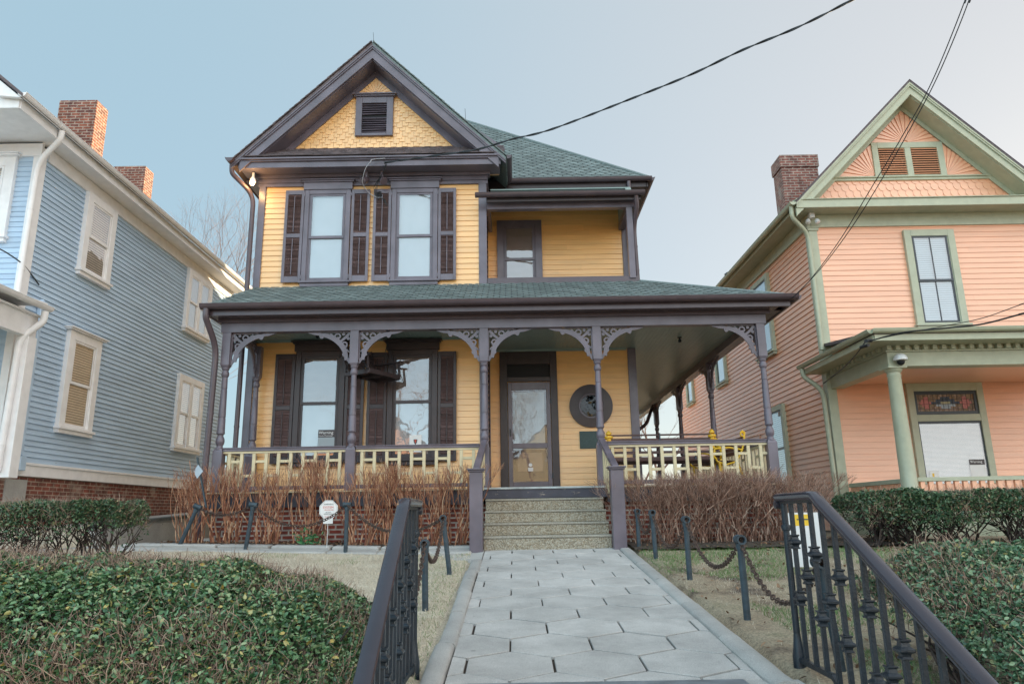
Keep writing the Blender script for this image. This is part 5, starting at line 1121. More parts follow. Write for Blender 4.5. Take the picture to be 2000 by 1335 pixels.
# =====================================================================
# YARD SIGNS
# =====================================================================
t = thing('security_sign', 'small white octagonal alarm sign on a thin stake among the bare shrubs', 'sign', (-2.70, 10.75, .05))
FQ = Fr((0, 10.80, 0), (1, 0, 0), (0, -1, 0)); cx, cz, rr = -2.735, .60, .145
oc = [(cx+rr*math.cos(R(22.5+45*k)), cz+rr*math.sin(R(22.5+45*k))) for k in range(8)]
mb = MB(); FQ.poly(mb, oc, 0, .006); FQ.box(mb, cx-.07, cx+.07, .0005, .0055, cz-.20, cz-.12); mb.build('sign_face', SIGNW, t)
MB().tube([(cx-.005, 10.806, .02), (cx-.003, 10.806, .62)], .005, 6).build('stake', SIGNW, t)
text('WARNING', .030, BLACKINK, 'lettering', t, FQ.p(cx, .0066, cz+.068)); text('SYSTEM', .046, REDINK, 'lettering', t, FQ.p(cx-.005, .0066, cz+.018)); text('PROTECTED', .024, REDINK, 'lettering', t, FQ.p(cx+.01, .0066, cz-.012))
text('SECURITY', .018, BLACKINK, 'lettering', t, FQ.p(cx, .0066, cz-.045)); text('MONITORED', .022, BLACKINK, 'lettering', t, FQ.p(cx, .0066, cz-.070)); text('24 HOURS', .022, REDINK, 'lettering', t, FQ.p(cx, .0066, cz-.108))
mb = MB()
for k in range(8):
    a, b = oc[k], oc[(k+1) % 8]; f_ = .93; a2, b2 = [(cx+(q[0]-cx)*f_, cz+(q[1]-cz)*f_) for q in (a, b)]; a3, b3 = [(cx+(q[0]-cx)*.91, cz+(q[1]-cz)*.91) for q in (a, b)]; FQ.poly(mb, [a2, b2, b3, a3], .006, .0064)
mb.build('border_line', TRIM, t)
t = thing('yard_sign', 'white yard sign with yellow band on thin wire legs, behind the right handrail', 'sign', (2.36, 6.1, -.39))
FY = Fr((2.36, 6.1, 0), (.97, -.24, 0), (-.24, -.97, 0)); mb = MB(); FY.box(mb, -.14, .165, 0, .005, .03, .46); mb.build('sign_panel', SIGNW, t)
FY.box(MB(), -.05, .09, .0052, .0062, .355, .445).build('yellow_band', YELINK, t)
mb = MB(); mb.tube([FY.p(-.12, .002, -.42), FY.p(-.115, .002, .06)], .0035, 5); mb.tube([FY.p(.14, .002, -.42), FY.p(.14, .002, .06)], .0035, 5); mb.build('wire_leg', SIGNW, t)
mb = MB(); FY.box(mb, -.045, .085, .0052, .0058, .378, .388); FY.box(mb, -.035, .075, .0052+.001, .0067, .40, .41); mb.build('text_line', BRONZE, t)
# leaning stake with small plates
t = thing('leaning_stake', 'thin dark stake with small pale plates leaning behind the leftmost bollard', 'stake', (-4.6, 11.0, .3))
MB().beam((-4.62, 11.0, .66), (-4.83, 11.02, 1.42), .035, .02).build('stake', STEEL, t, bevel=.003)
mb = MB(); c = Vector((-4.79, 10.985, 1.20)); mb.prism([c+Vector((-.06, 0, .0)), c+Vector((.0, 0, -.11)), c+Vector((.08, 0, .0)), c+Vector((.0, 0, .10))], [c+Vector((-.06, .004, .0)), c+Vector((.0, .004, -.11)), c+Vector((.08, .004, .0)), c+Vector((.0, .004, .10))]); mb.build('pale_plate', paint('pale_blue_plate', (.4, .48, .55), .4, .1), t)

# =====================================================================
# PORCH THINGS: raised swing, benches
# =====================================================================
t = thing('porch_swing', 'dark wooden porch swing hoisted up under the porch ceiling between the two left windows', 'swing', (0, 0, 0))
m = MB()
for k in range(8): m.box(-.44, .44, -.22+k*.058, -.22+k*.058+.052, .02, .038)
m.build('seat', TRIMD, t); m = MB(); m.box(-.46, .46, -.25, -.222, -.03, .045); m.box(-.46, .46, .245, .27, -.03, .045); m.box(-.46, -.43, -.222, .245, -.04, .018); m.box(.43, .46, -.222, .245, -.04, .018); m.box(-.02, .02, -.222, .245, -.03, .018); m.build('seat_frame', TRIMD, t, bevel=.004)
m = MB()
for k in range(4): m.box(-.44, .44, .27+k*.028, .285+k*.028, .09+k*.11, .17+k*.11)
for x in (-.42, .42): m.beam((x, .27, 0), (x, .385, .52), .03, .03)
m.build('backrest', TRIMD, t, bevel=.003)
for x in (-.46, .46):
    m = MB(); m.box(x-.035, x+.035, -.25, .32, .26, .285); m.beam((x, -.22, .04), (x, -.20, .26), .035, .035); m.build('armrest', TRIMD, t, bevel=.003)
m = MB()
for x in (-.46, .46):
    for y in (-.2, .25): m.tube([(x, y, .02), (x*.98, .05, .62), (x*.98, .05, .78)], .006, 5)
m.build('hanging_chain', IRON, t)
t.location = (-2.46, 12.47, 2.91); t.rotation_euler = (0, 0, R(60)); t.scale = (.92, 1.08, 1.08)
def bench_end(mb_, x):
    pass
t = thing('park_bench', 'long porch bench with yellow cast iron ends and dark wooden slats behind the right railing', 'bench', (0, 0, 0))
for x in (-.95, .95):
    m = MB(); z = 0
    for (r, zz) in ((.05, .93), (.075, .865), (.045, .83), (.075, .775)): m.lathe((x, .24, zz), [(.005, -.03), (r, -.018), (r, .018), (.005, .03)], 14, (0, .15, 1))
    m.lathe((x, .24, .94), [(.03, -.02), (.042, 0), (.03, .03), (.005, .045)], 12)
    m.box(x-.022, x+.022, .215, .255, .36, .90)
    for zz in (.66, .56, .48): m.lathe((x, .235, zz), [(.005, -.026), (.065, -.014), (.065, .014), (.005, .026)], 12)
    m.tube([(x, .24, .62), (x, -.05, .66), (x, -.22, .63), (x, -.28, .55), (x, -.24, .48), (x, -.16, .44)], .02, 8)
    m.tube([(x, .22, .44), (x, -.02, .38), (x, -.24, .42)], .022, 8); m.tube([(x, .22, .40), (x, .27, .2), (x, .34, .0)], .024, 8); m.tube([(x, -.2, .41), (x, -.22, .2), (x, -.29, .0)], .024, 8); m.tube([(x, -.24, .12), (x, .0, .22), (x, .28, .12)], .015, 6)
    m.build('bench_end', BENCHY, t, smooth=True)
m = MB()
for zz, h in ((.90, .03), (.80, .085), (.70, .05), (.60, .05), (.50, .05)): m.box(-.925, .925, .225, .245, zz-h/2, zz+h/2)
m.build('backrest', BENCHW, t, bevel=.004); m = MB()
for k in range(6): m.box(-.925, .925, -.24+k*.077, -.24+k*.077+.058, .425-.01*min(k, 3), .445-.01*min(k, 3))
m.build('seat', BENCHW, t, bevel=.004); m = MB(); m.box(-.03, -.005, .205, .224, .40, .93); m.box(.6, .625, .205, .224, .40, .6); m.build('back_strap', STEEL, t)
t.location = (2.70, 13.0, .912); t.scale = (1, 1, 1.06)
t = thing('park_bench', 'second bench seen end on, its curled yellow arm above the right railing', 'bench', (0, 0, 0))
for x in (-.6, .6):
    m = MB(); m.tube([(x, .26, .93), (x, .30, .90), (x, .28, .855), (x, .235, .87), (x, .235, .92), (x, .27, .955), (x, .31, .93), (x, .30, .85), (x, .24, .62), (x, .12, .42), (x, -.08, .36), (x, -.24, .42), (x, -.30, .52), (x, -.27, .64), (x, -.0, .66), (x, .24, .62)], .017, 8)
    m.tube([(x, .12, .42), (x, .2, .2), (x, .3, .0)], .02, 8); m.tube([(x, -.2, .40), (x, -.2, .2), (x, -.28, .0)], .02, 8); m.build('bench_end', BENCHY, t, smooth=True)
m = MB()
for k in range(5): m.box(-.6, .6, -.2+k*.077, -.2+k*.077+.055, .42, .438)
m.build('seat', BENCHW, t); m = MB()
for zz in (.82, .74, .66, .58): m.box(-.6, .6, .262-(.82-zz)*.1, .28-(.82-zz)*.1, zz-.028, zz+.028)
m.build('backrest', BENCHW, t); t.location = (3.72, 13.35, .912); t.rotation_euler = (0, 0, R(-82))

# =====================================================================
# CABLES
# =====================================================================
def wire(name, pts, r, lab, cat='cable', mat=None, n=6, twist=0, group=None):
    P = [Vector(p) for p in pts]; out = []
    for i in range(len(P)-1):
        p0, p1, p2, p3 = P[max(i-1, 0)], P[i], P[i+1], P[min(i+2, len(P)-1)]
        for k in range(10):
            t_ = k/10; out.append(.5*((2*p1)+(p2-p0)*t_+(2*p0-5*p1+4*p2-p3)*t_*t_+(3*p1-p0-3*p2+p3)*t_**3))
    out.append(P[-1]); mb = MB()
    if twist:
        for ph in (0, math.pi):
            q = []; acc = 0
            for i, p in enumerate(out):
                d = (out[min(i+1, len(out)-1)]-out[max(i-1, 0)]).normalized(); a = d.cross(Vector((0, 0, 1))).normalized(); b = a.cross(d); acc += (p-out[i-1]).length if i else 0
                th = ph+acc*twist; q.append(p+(a*math.cos(th)+b*math.sin(th))*r*.9)
            mb.tube(q, r, n)
    else: mb.tube(out, r, n)
    o = mb.build(name, mat or CABLE, None, smooth=True, recalc=False); o['label'] = lab; o['category'] = cat
    if group: o['group'] = group
    return o

wire('utility_cable', [(-2.38, 12.55, 7.08), (-1.35, 11.97, 6.9), (-0.58, 11.54, 6.77), (0.06, 11.18, 6.76), (0.74, 10.81, 6.73), (2.01, 10.12, 6.86), (2.81, 9.7, 6.97), (3.49, 9.34, 7.12), (4.2, 8.98, 7.23), (4.85, 8.66, 7.41), (5.18, 8.5, 7.52), (9.14, 6.58, 8.84)], .011, 'thick twisted service cable from the yellow house gable up to the right', twist=9)
wire('telephone_wire', [(4.64, 11.4, 3.88), (4.62, 10.61, 3.92), (4.63, 9.49, 4.15), (4.67, 8.58, 4.49), (4.72, 7.83, 4.8), (4.79, 7.2, 5.15), (4.91, 6.62, 5.75), (4.97, 6.5, 6.03), (5.69, 5.06, 9.39)], .006, 'left of two thin wires rising from the yellow porch corner past the peach gable', group='wires to the yellow porch corner')
wire('telephone_wire', [(4.64, 11.4, 3.88), (4.63, 10.22, 3.97), (4.64, 9.19, 4.18), (4.68, 8.47, 4.44), (4.74, 7.75, 4.79), (4.82, 7.14, 5.17), (4.94, 6.6, 5.74), (4.99, 6.5, 6.03), (5.59, 5.3, 9.51)], .006, 'right of two thin wires rising from the yellow porch corner past the peach gable', group='wires to the yellow porch corner')
wire('service_wire', [(6.12, 12.1, 3.3), (6.35, 11.36, 3.24), (6.6, 10.53, 3.16), (6.78, 9.97, 3.12), (6.98, 9.39, 3.16), (7.11, 9.0, 3.16), (8.67, 4.32, 3.16)], .006, 'upper thin wire reaching the peach porch corner from the right edge')
wire('service_wire', [(6.12, 12.1, 3.28), (6.35, 11.36, 3.26), (6.59, 10.53, 3.12), (6.76, 9.97, 3.03), (6.95, 9.39, 3.02), (7.08, 9.0, 2.99), (8.64, 4.32, 2.63)], .012, 'lower thicker wire reaching the peach porch corner from the right edge')
wire('drop_cable', [(6.17, 12.2, 3.31), (6.26, 12.91, 3.17), (6.36, 13.72, 3.09), (6.54, 14.9, 3.06)], .012, 'short black cable running back under the peach porch eave')
wire('house_cable', [(-8.54, 10.8, 4.92), (-8.56, 11.29, 4.95), (-8.57, 11.6, 4.94), (-8.57, 11.94, 4.88), (-8.55, 12.35, 4.67)], .012, 'black cable reaching the small weatherhead on the blue house side wall')

t = thing('cable_splice', 'black splice box where wires meet under the peach porch corner', 'cable box', (6.12, 12.05, 3.3))
m = MB(); m.tube([(6.06, 11.95, 3.27), (6.22, 12.1, 3.31)], .035, 8); m.tube([(6.18, 12.12, 3.24), (6.13, 12.3, 3.24)], .03, 8); m.build('splice', CABLE, t, smooth=True)
wire('drop_cable', [(-2.38, 12.55, 7.17), (-2.62, 12.57, 7.16), (-2.66, 12.55, 7.10), (-2.76, 12.6, 6.98), (-2.84, 12.75, 6.83), (-2.84, 12.85, 6.76), (-2.76, 12.95, 6.66), (-2.62, 13.0, 6.58), (-2.50, 13.0, 6.57)], .008, 'pale cable looping down between the two floodlights', mat=ROPEM)
m = MB()
for j, (ox, s) in enumerate(((0, 1), (.03, .9), (.015, 1.1))):
    q = [(-2.40+ox, 12.56, 7.12), (-2.38+ox, 12.58, 7.04), (-2.45, 12.7, 6.93*1), (-2.58*1+ox, 12.85, 6.84), (-2.66+ox*2, 12.95, 6.76-.02*j), (-2.65+ox, 13.0, 6.66), (-2.60+ox, 13.0, 6.56-.02*j), (-2.53+ox, 13.0, 6.60), (-2.56+ox, 13.0, 6.70), (-2.62+ox, 13.0, 6.66), (-2.55+ox, 13.0, 6.58), (-2.44-ox, 13.0, 6.52), (-2.40, 13.02, 6.40)]
    m.tube([Vector(a)*(1) for a in q], .006, 5)
o = m.build('cable_bundle', CABLE, None, smooth=True); o['label'] = 'tangle of thin black wires hanging beside the right window hood upstairs'; o['category'] = 'cable'

# =====================================================================
# VEGETATION
# =====================================================================
def prisms(P0, P1, R0, R1, k=3):
    P0 = np.asarray(P0, float); P1 = np.asarray(P1, float); R0 = np.asarray(R0, float)[:, None]; R1 = np.asarray(R1, float)[:, None]
    d = P1-P0; d /= np.linalg.norm(d, axis=1)[:, None]+1e-9; ref = np.where(np.abs(d[:, 2:3]) < .8, np.array([[0, 0, 1.]]), np.array([[1., 0, 0]]))
    a = np.cross(d, ref); a /= np.linalg.norm(a, axis=1)[:, None]+1e-9; b = np.cross(d, a); vs = []
    for P, Rr in ((P0, R0), (P1, R1)):
        for i in range(k): th = 2*math.pi*i/k; vs.append(P+(a*math.cos(th)+b*math.sin(th))*Rr)
    V = np.stack(vs, 1).reshape(-1, 3); n = len(P0); base = np.arange(n)[:, None]*2*k
    F = np.concatenate([base+np.array([[i, (i+1) % k, k+(i+1) % k, k+i]]) for i in range(k)], 0); return V, F
def leaves(C, S, upb=.5, asp=.5):
    """folded oval leaves, two quads each, centres C, lengths S"""
    n = len(C); d = rng.normal(size=(n, 3)); d[:, 2] = d[:, 2]*.6+.15; d /= np.linalg.norm(d, axis=1)[:, None]
    nn = rng.normal(size=(n, 3)); nn[:, 2] += upb*2; s = np.cross(d, nn); s /= np.linalg.norm(s, axis=1)[:, None]+1e-9; nn = np.cross(s, d)
    S = S[:, None]; w_ = S*asp*.5; up = nn*S*.10
    b0 = C-d*S*.5; t0 = C+d*S*.5; l1 = C-d*S*.18+s*w_+up; l2 = C+d*S*.2+s*w_*.9+up; r1 = C-d*S*.18-s*w_+up; r2 = C+d*S*.2-s*w_*.9+up
    V = np.stack([b0, t0, l1, l2, r1, r2], 1).reshape(-1, 3); base = np.arange(n)[:, None]*6
    F = np.concatenate([base+np.array([[0, 1, 3, 2]]), base+np.array([[0, 4, 5, 1]])], 0); return V, F
def hedge(name, label, x0, x1, y0, y1, ztop, zg, nleaf, ntwig, leafm, size=.026, hole=0.0, rnd=.18, grp=None):
    t = thing(name, label, 'hedge', ((x0+x1)/2, (y0+y1)/2, zg((x0+x1)/2, (y0+y1)/2)), grp)
    def surf(n):
        out = []
        while len(out) < n:
            m = n*2; x = rng.uniform(x0, x1, m); y = rng.uniform(y0, y1, m); w3 = rng.random(m)
            for a, b, q in zip(x, y, w3):
                if q >= .60:
                    fr_ = rng.random(); k = rng.exponential(.07)
                    if fr_ < .62: b = y0+k
                    elif fr_ < .74: a = x0+k
                    elif fr_ < .88: a = x1-k
                    else: b = y1-k
                ht = ztop(a, b); g = zg(a, b); ex = min(a-x0, x1-a)/rnd; ey = min(b-y0, y1-b)/rnd; e = max(0, 1-min(ex, 1))**2+max(0, 1-min(ey, 1))**2
                nz = fbm(a, b, 2.4)*.055+fbm(a+9, b, 7)*.03; top_ = ht-min(1.3, e)*(.09+.25*rnd)+nz
                if q < .60: z = top_-rng.exponential(.045)
                else:
                    z = g+.02+(top_-g)*rng.random()**(.75 if not hole else .6)
                    h01 = (z-g)/(top_-g)
                    if hole:
                        pk = (h01-.42)*2.1*(1.6-hole)/.6+mnoise.noise(Vector((a*1.3, z*1.8, b*.8)))*1.6
                        if rng.random() > min(1, max(.05, pk)): continue
                    if not hole and rng.random() > .25+h01*1.1: continue
                    b += fbm(a, z, 3)*.07
                if z < g: continue
                out.append((a, b, z))
                if len(out) >= n: break
        return np.array(out)
    C = surf(nleaf); V, F = leaves(C, rng.uniform(.5, 1.4, nleaf)*size); raw('hedge_leaves', V, F, leafm, t)
    C = surf(ntwig*2); kq = np.array([mnoise.noise(Vector((a*1.5+5, b*1.5, z*1.5))) for a, b, z in C]); C = C[np.argsort(-kq+rng.normal(size=len(kq))*.22)[:ntwig]]; d = rng.normal(size=(ntwig, 3))*.6; d[:, 2] = np.abs(d[:, 2])+.5; d /= np.linalg.norm(d, axis=1)[:, None]; L_ = rng.uniform(.03, .10, ntwig)[:, None]*(size/.026)**.5
    C[:, 2] -= .05; P1 = C+d*L_; d2 = d+rng.normal(size=d.shape)*.5; d2 /= np.linalg.norm(d2, axis=1)[:, None]; P2 = P1+d2*L_*.6
    rr = rng.uniform(.0013, .0032, ntwig); A = prisms(C, P1, rr, rr*.8); Bq = prisms(P1, P2, rr*.8, rr*.4)
    raw('hedge_twigs', np.concatenate([A[0], Bq[0]]), np.concatenate([A[1], Bq[1]+len(A[0])]), TWIG, t)
    S0, S1, Ra, Rb = [], [], [], []
    nb = int((x1-x0)*(y1-y0)/.10)+4
    for i in range(nb):
        a, b = random.uniform(x0+.12, x1-.12), random.uniform(y0+.15, y1-.15); base = Vector((a, b, zg(a, b)-.05))
        for j in range(3):
            p = base.copy(); dd = Vector((random.uniform(-.6, .6), random.uniform(-.6, .6), 1)).normalized(); r = random.uniform(.009, .019)
            stack = [(p, dd, r, 0)]
            while stack:
                p, dd, r, lv = stack.pop()
                seg = random.uniform(.09, .17); q = p+dd*seg; 
                if not (x0+.02 < q.x < x1-.02 and y0+.02 < q.y < y1-.02) or q.z > ztop(q.x, q.y)-.05: continue
                S0.append(tuple(p)); S1.append(tuple(q)); Ra.append(r); Rb.append(r*.82)
                if lv < 6:
                    for _ in range(2 if random.random() < .55 else 1): stack.append((q, (dd+Vector((random.gauss(0, .38), random.gauss(0, .38), random.gauss(.05, .25)))).normalized(), r*random.uniform(.68, .85), lv+1))
    V, F = prisms(S0, S1, Ra, Rb, 4); raw('hedge_limbs', V, F, LIMB, t); return t
SCALEV = 1.0
def zl(x, y):    # top of the big left hedge: lower toward the path
    return gz(x, y)+.64+.06*fbm(x, y, .9)-.24*max(0, (x+2.2)/1.3)**1.5-.15*max(0, (y-5.1)/.9)+.035*min(3, max(0, -x-2))
hedge('near_hedge', 'large sprawling privet hedge filling the lower left, bare branched in front', -6.0, -.93, 3.85, 6.0, zl, gz, 92000, 20000, LAWN, .032, hole=.98, rnd=.42)
def zr(x, y): return gz(x, y)+.68+.05*fbm(x, y, 1.1)+.07*min(1.5, x-2.2)
hedge('near_hedge', 'privet hedge with pale tips at the lower right behind the iron handrail', 2.35, 5.4, 3.1, 5.25, zr, gz, 70000, 10000, LEAFR, .029, hole=.6, rnd=.40)
hedge('clipped_hedge', 'flat topped dark hedge in front of the blue house, bare at its right end', -9.8, -4.72, 8.75, 9.55, lambda x, y: .73+.012*fbm(x, y, 3), gz, 42000, 7000, LEAFD, .036, hole=.55, rnd=.08)
hedge('clipped_hedge', 'square clipped dark green hedge in front of the peach house porch', 4.82, 10.6, 10.1, 11.3, lambda x, y: .70+.02*fbm(x, y, 2), gz, 52000, 6000, LEAFD, .040, hole=.35, rnd=.10)
# bare pruned shrubs
def shrub_mesh(nst, h, spread, rbase, curve, tips):
    S0, S1, Ra, Rb = [], [], [], []
    for i in range(nst):
        a = random.uniform(0, 2*math.pi); rr = spread*math.sqrt(random.random())*.45; p = Vector((rr*math.cos(a), rr*math.sin(a)*.6, -.03)); dd = Vector((math.cos(a)*spread*.55*random.random(), math.sin(a)*spread*.3*random.random(), 1)).normalized(); r = rbase*random.uniform(.6, 1.3); hh = h*random.uniform(.72, 1.06)
        stack = [(p, dd, r, 0)]
        while stack:
            p, dd, r, lv = stack.pop(); L_ = random.uniform(.07, .15); q = p+dd*L_; S0.append(tuple(p)); S1.append(tuple(q)); Ra.append(r); Rb.append(r*.9)
            if q.z > hh: continue
            lo = q.z < hh*.55; n_ = 1 if (lo and random.random() < .86) else (2 if random.random() < (.34 if lo else tips) else 1)
            if lv > 13: continue
            for _ in range(n_): stack.append((q, (dd+Vector((random.gauss(0, curve), random.gauss(0, curve), random.gauss(.14, .1)))).normalized(), max(.0018, r*(.92 if n_ == 1 else .72)), lv+1))
    return prisms(S0, S1, Ra, Rb, 4)
def shrub(protos, x, y, z, rz, sc, lab, grp, nm):
    me, mat = random.choice(protos); o = bpy.data.objects.new(nm, me); COL.objects.link(o); o.location = (x, y, z); o.rotation_euler = (0, 0, rz); o.scale = (sc, sc, sc*random.uniform(.95, 1.05)); o['label'] = lab; o['category'] = 'shrub'; o['group'] = grp; return o
protoL, protoR = [], []
for k in range(3):
    V, F = shrub_mesh(30, 1.10, .56, .0125, .18, .72); o = raw('tmp', V, F, STEM); protoL.append((o.data, STEM)); bpy.data.objects.remove(o)
    V, F = shrub_mesh(56, .98, .84, .0095, .29, .76); o = raw('tmp', V, F, STEMG); protoR.append((o.data, STEMG)); bpy.data.objects.remove(o)
LS = [(-4.95, 11.3, .86, 'thin reddish bare shrub at the left corner of the yellow house porch'), (-4.45, 11.45, .98, 'reddish bare shrub just right of the porch corner downspout'), (-3.78, 11.4, .88, 'reddish bare shrub behind the second bollard from the left'), (-3.15, 11.45, 1.03, 'tall reddish bare shrub left of the octagonal sign'),
      (-2.42, 11.35, .90, 'reddish bare shrub right behind the octagonal sign and upright bollard'), (-1.95, 11.45, 1.04, 'dense reddish bare shrub under the middle of the left railing'), (-1.42, 11.35, .92, 'reddish bare shrub above the top end of the left handrail'), (-1.0, 11.4, .96, 'reddish bare shrub beside the left newel post')]
for x, y, s_, lab in LS: shrub(protoL, x, y, gz(x, y)+.04, random.uniform(-.6, .6), s_, lab, 'bare pruned shrubs left of the steps', 'bare_shrub')
RS = [(2.1, 11.15, .86, 'greyish bare shrub next to the right newel post'), (2.65, 11.3, 1.0, 'greyish bare shrub under the left half of the right railing'), (3.12, 11.2, .93, 'dense greyish bare shrub in the middle of the right bed'), (3.62, 11.3, 1.06, 'dense greyish bare shrub below the second yellow bench'), (4.12, 11.25, .92, 'spreading greyish bare shrub at the right corner of the porch')]
for x, y, s_, lab in RS: shrub(protoR, x, y, gz(x, y)+.02, random.uniform(-.5, .5), s_, lab, 'bare twiggy shrubs right of the steps', 'bare_shrub')
t = thing('green_sprout', 'small green leafed plant at the foot of the bare shrubs near the octagonal sign', 'plant', (-3.1, 11.1, .06))
C = rng.normal(size=(90, 3))*np.array([.10, .06, .07])+np.array([-3.1, 11.12, .16]); V, F = leaves(C, rng.uniform(.05, .11, 90), .5, .3); raw('leaves', V, F, foliage('sprout_leaf', [(0, (.03, .13, .05)), (1, (.08, .28, .09))]), t)

# grass
def blades(P, h, wdt, lean=.5):
    n = len(P); a = rng.uniform(0, 2*math.pi, n); s = np.stack([np.cos(a), np.sin(a), np.zeros(n)], 1)*wdt[:, None]*.5; d = rng.normal(size=(n, 3))*lean; d[:, 2] = 1; d /= np.linalg.norm(d, axis=1)[:, None]
    t1 = P+d*h[:, None]; V = np.stack([P-s, P+s, t1+s*.25, t1-s*.25], 1).reshape(-1, 3); F = np.arange(n)[:, None]*4+np.array([[0, 1, 2, 3]]); return V, F
def scatter(n, x0, x1, y0, y1, f):
    out = []
    while len(out) < n:
        x = random.uniform(x0, x1); y = y0+(y1-y0)*random.random()**1.25
        if f(x, y): out.append((x, y, gz(x, y)+bump_(x, y)-.004))
    return np.array(out)
P = scatter(85000, -6.4, -.62, 4.3, 10.46, lambda x, y: True); V, F = blades(P, rng.uniform(.012, .055, len(P)), rng.uniform(.0025, .0055, len(P)), .9); raw('dormant_lawn', V, F, STRAW, label='pale straw coloured dormant lawn left of the path', category='lawn', kind='stuff')
P = scatter(8000, -6.4, -.62, 4.3, 10.4, lambda x, y: fbm(x, y, 1.6)+.9*max(0, 1-abs(x+.8)) > .32); V, F = blades(P, rng.uniform(.015, .045, len(P)), rng.uniform(.003, .006, len(P)), .7); raw('green_grass', V, F, GRASSG, label='sparse green grass coming up along the left kerb', category='grass', kind='stuff')
soil = lambda x, y: fbm(x+4, y, 1.1)+(.55 if x < 2.05 and y < 7 else 0) > .25
P = scatter(45000, 1.68, 8.5, 3.4, 10.5, lambda x, y: not soil(x, y) or random.random() < .15); V, F = blades(P, rng.uniform(.012, .045, len(P)), rng.uniform(.002, .0045, len(P)), 1.0); raw('dormant_grass', V, F, STRAW, label='brownish dormant grass on the right lawn', category='grass', kind='stuff')
P = scatter(48000, 1.68, 9.5, 3.4, 10.6, lambda x, y: (fbm(x, y, 1.25)+.35*(y > 9.0)+.2 > .22) and not soil(x, y)); V, F = blades(P, rng.uniform(.025, .065, len(P)), rng.uniform(.0035, .007, len(P)), .8); raw('green_grass', V, F, GRASSG, label='patches of green grass on the right lawn', category='grass', kind='stuff')
pts = [(random.uniform(1.7, 8), random.uniform(4, 11.7)) for _ in range(1500)]+[(random.uniform(-5.4, -.7), random.uniform(10.9, 11.85)) for _ in range(900)]+[(random.uniform(1.7, 6), random.uniform(10.4, 11.8)) for _ in range(900)]+[(random.uniform(4.7, 10), random.uniform(9.8, 10.3)) for _ in range(700)]
C = np.array([(x, y, gz(x, y)+bump_(x, y)+.012+(.05 if y > 11 else .02*(y > 10.4))+.01*random.random()) for x, y in pts]); V, F = leaves(C, rng.uniform(.02, .06, len(C)), 2.5, .55); raw('leaf_litter', V, F, LITTER, label='brown fallen leaves scattered over the lawn edge and beds', category='leaves', kind='stuff')

# bare trees
def tree(name, lab, x, y, z, h, lv=7, grp=None, seed=1, r0=.16, fork=.4):
    rs = random.Random(seed); t = thing(name, lab, 'tree', (x, y, z), grp); T0 = []; C0 = []
    stack = [(Vector((x, y, z)), Vector((rs.uniform(-.08, .08), rs.uniform(-.08, .08), 1)).normalized(), r0, 0, h*.24)]
    while stack:
        p, d, r, l, L_ = stack.pop(); n = 3
        for i in range(n):
            q = p+d*L_/n; (T0 if l < 2 else C0).append((tuple(p), tuple(q), r, r*.93)); p = q; r *= .93; d = (d+Vector((rs.gauss(0, .09), rs.gauss(0, .09), rs.gauss(.02, .05)))).normalized()
            if l >= 2 and rs.random() < .35: dd = (d+Vector((rs.gauss(0, .6), rs.gauss(0, .6), rs.gauss(.1, .3)))).normalized(); (C0).append((tuple(p), tuple(p+dd*L_*.5), r*.4, r*.15))
        if l < lv:
            k = 3 if rs.random() < .45 else 2
            for _ in range(k): stack.append((p, (d+Vector((rs.gauss(0, fork), rs.gauss(0, fork), rs.gauss(.08, .2)))).normalized(), r*rs.uniform(.55, .75), l+1, L_*rs.uniform(.68, .86)))
    for nm, S, kk in (('trunk', T0, 8), ('crown', C0, 3)):
        V, F = prisms([s[0] for s in S], [s[1] for s in S], [s[2] for s in S], [s[3] for s in S], kk); raw(nm, V, F, BARK, t)
    return t
TR = 'bare winter trees behind the houses'
tree('bare_tree', 'tall bare tree rising behind the blue house eave, left of the yellow house', -15.5, 34, 0, 19, 7, TR, 3)
tree('bare_tree', 'bare tree with reddish upright limbs close to the left edge of the yellow house', -11.6, 28, 0, 14.5, 7, TR, 12)
tree('bare_tree', 'faint bare tree behind the second chimney of the blue house', -23, 40, 0, 19, 6, TR, 21)
tree('bare_tree', 'bare tree seen through the gap between the porch posts, nearer the peach house', 9.0, 44, 0, 11, 7, TR, 31, .13)
AC = 'bare trees across the street'
t = thing('sun_blocking_house', 'unseen grey gabled house added beyond the peach house to block the low sun', 'house', (17.5, 16, 0)); fc = Fr((0, 16, 0), (1, 0, 0), (0, -1, 0)); m = MB(); fc.poly(m, [(14, -.2), (21, -.2), (21, 6.8), (17.5, 9.8), (14, 6.8)], -12, 0); m.build('wall', BLUE, t)  # unseen house, added to keep low sun off the path and right lawn
m = MB()
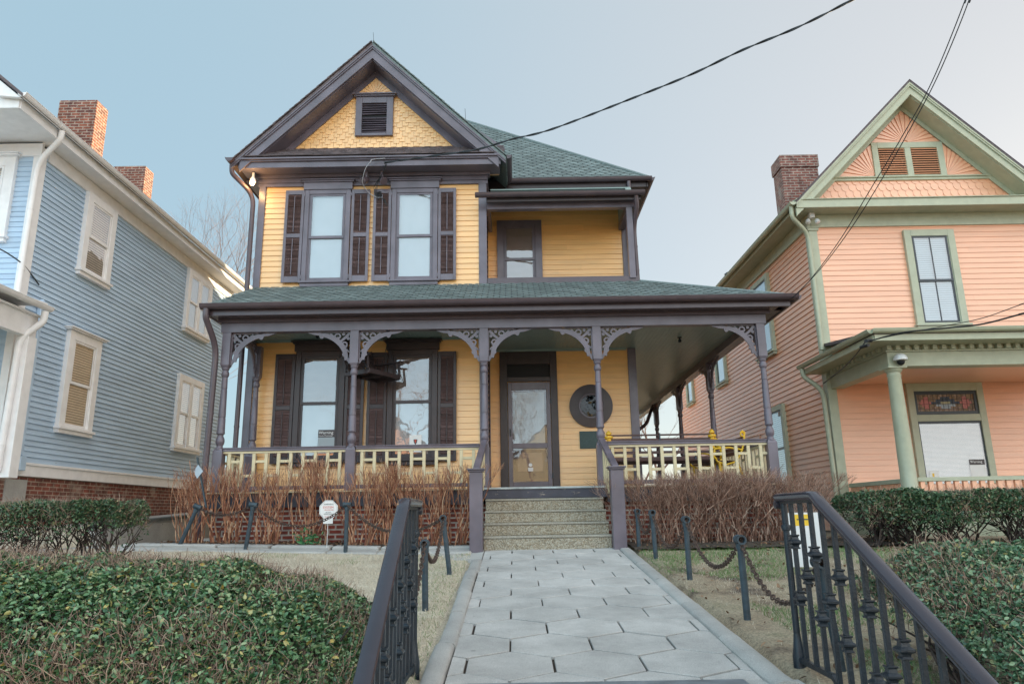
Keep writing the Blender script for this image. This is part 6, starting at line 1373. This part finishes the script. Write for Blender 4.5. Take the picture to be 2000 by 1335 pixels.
for sg in (-1, 1): fc.poly(m, [(17.5, 10.05), (17.5+sg*4, 6.62), (17.5+sg*4, 6.4), (17.5, 9.81)], -12.4, .5)
m.build('roof', SHAKE, t)
for ux in (15, 18.6):
    for uz in (1.2, 4.4): window(fc, t, ux, ux+1.1, uz, uz+1.8, WHITE, WHITE, CURT, GLASS)
tree('bare_tree', 'broad bare street tree across the street, left of the path line', -7, -15, -1.2, 13, 7, AC, 51, .26, .5)
tree('bare_tree', 'tall bare street tree across the street opposite the peach house', 7.5, -17, -1.2, 15, 7, AC, 57, .28, .48)
tree('bare_tree', 'slender bare street tree straight across from the yellow house', 1.2, -21, -1.2, 14, 7, AC, 63, .22, .5)
for hx, hy, hw, hh_, rh, m_, lab in ((3.2, -27, 7.5, 4.2, 3.6, CREAM, 'small cream gabled cottage across the street'), (-10.5, -28, 8.5, 5.0, 3.8, PEACH, 'small peach gabled cottage across the street'), (15, -27, 8, 4.5, 3.5, BLUE, 'small blue gabled cottage across the street')):
    t = thing('cottage', lab, 'house', (hx, hy, -1.2)); fc = Fr((0, hy, 0), (1, 0, 0), (0, 1, 0))
    m = MB(); fc.poly(m, [(hx-hw/2, -1.2), (hx+hw/2, -1.2), (hx+hw/2, hh_), (hx, hh_+rh), (hx-hw/2, hh_)], -9, 0); m.build('wall', m_, t)
    m = MB()
    for sg in (-1, 1): fc.poly(m, [(hx, hh_+rh+.22), (hx+sg*(hw/2+.5), hh_-.5*rh/(hw/2)+.22), (hx+sg*(hw/2+.5), hh_-.5*rh/(hw/2)), (hx, hh_+rh)], -9.3, .5)
    m.build('roof', SHAKE, t)
    for ux in (hx-hw*.28, hx+hw*.12): window(fc, t, ux, ux+1.2, .6, 2.6, WHITE, WHITE, DARK, GLASS)
    window(fc, t, hx-.5, hx+.5, hh_+.3, hh_+1.7, WHITE, WHITE, DARK, GLASS)
tree('bare_tree', 'low bare tree seen through the porch beside the yellow house corner', 6.6, 37, 0, 7.5, 7, TR, 37, .1)
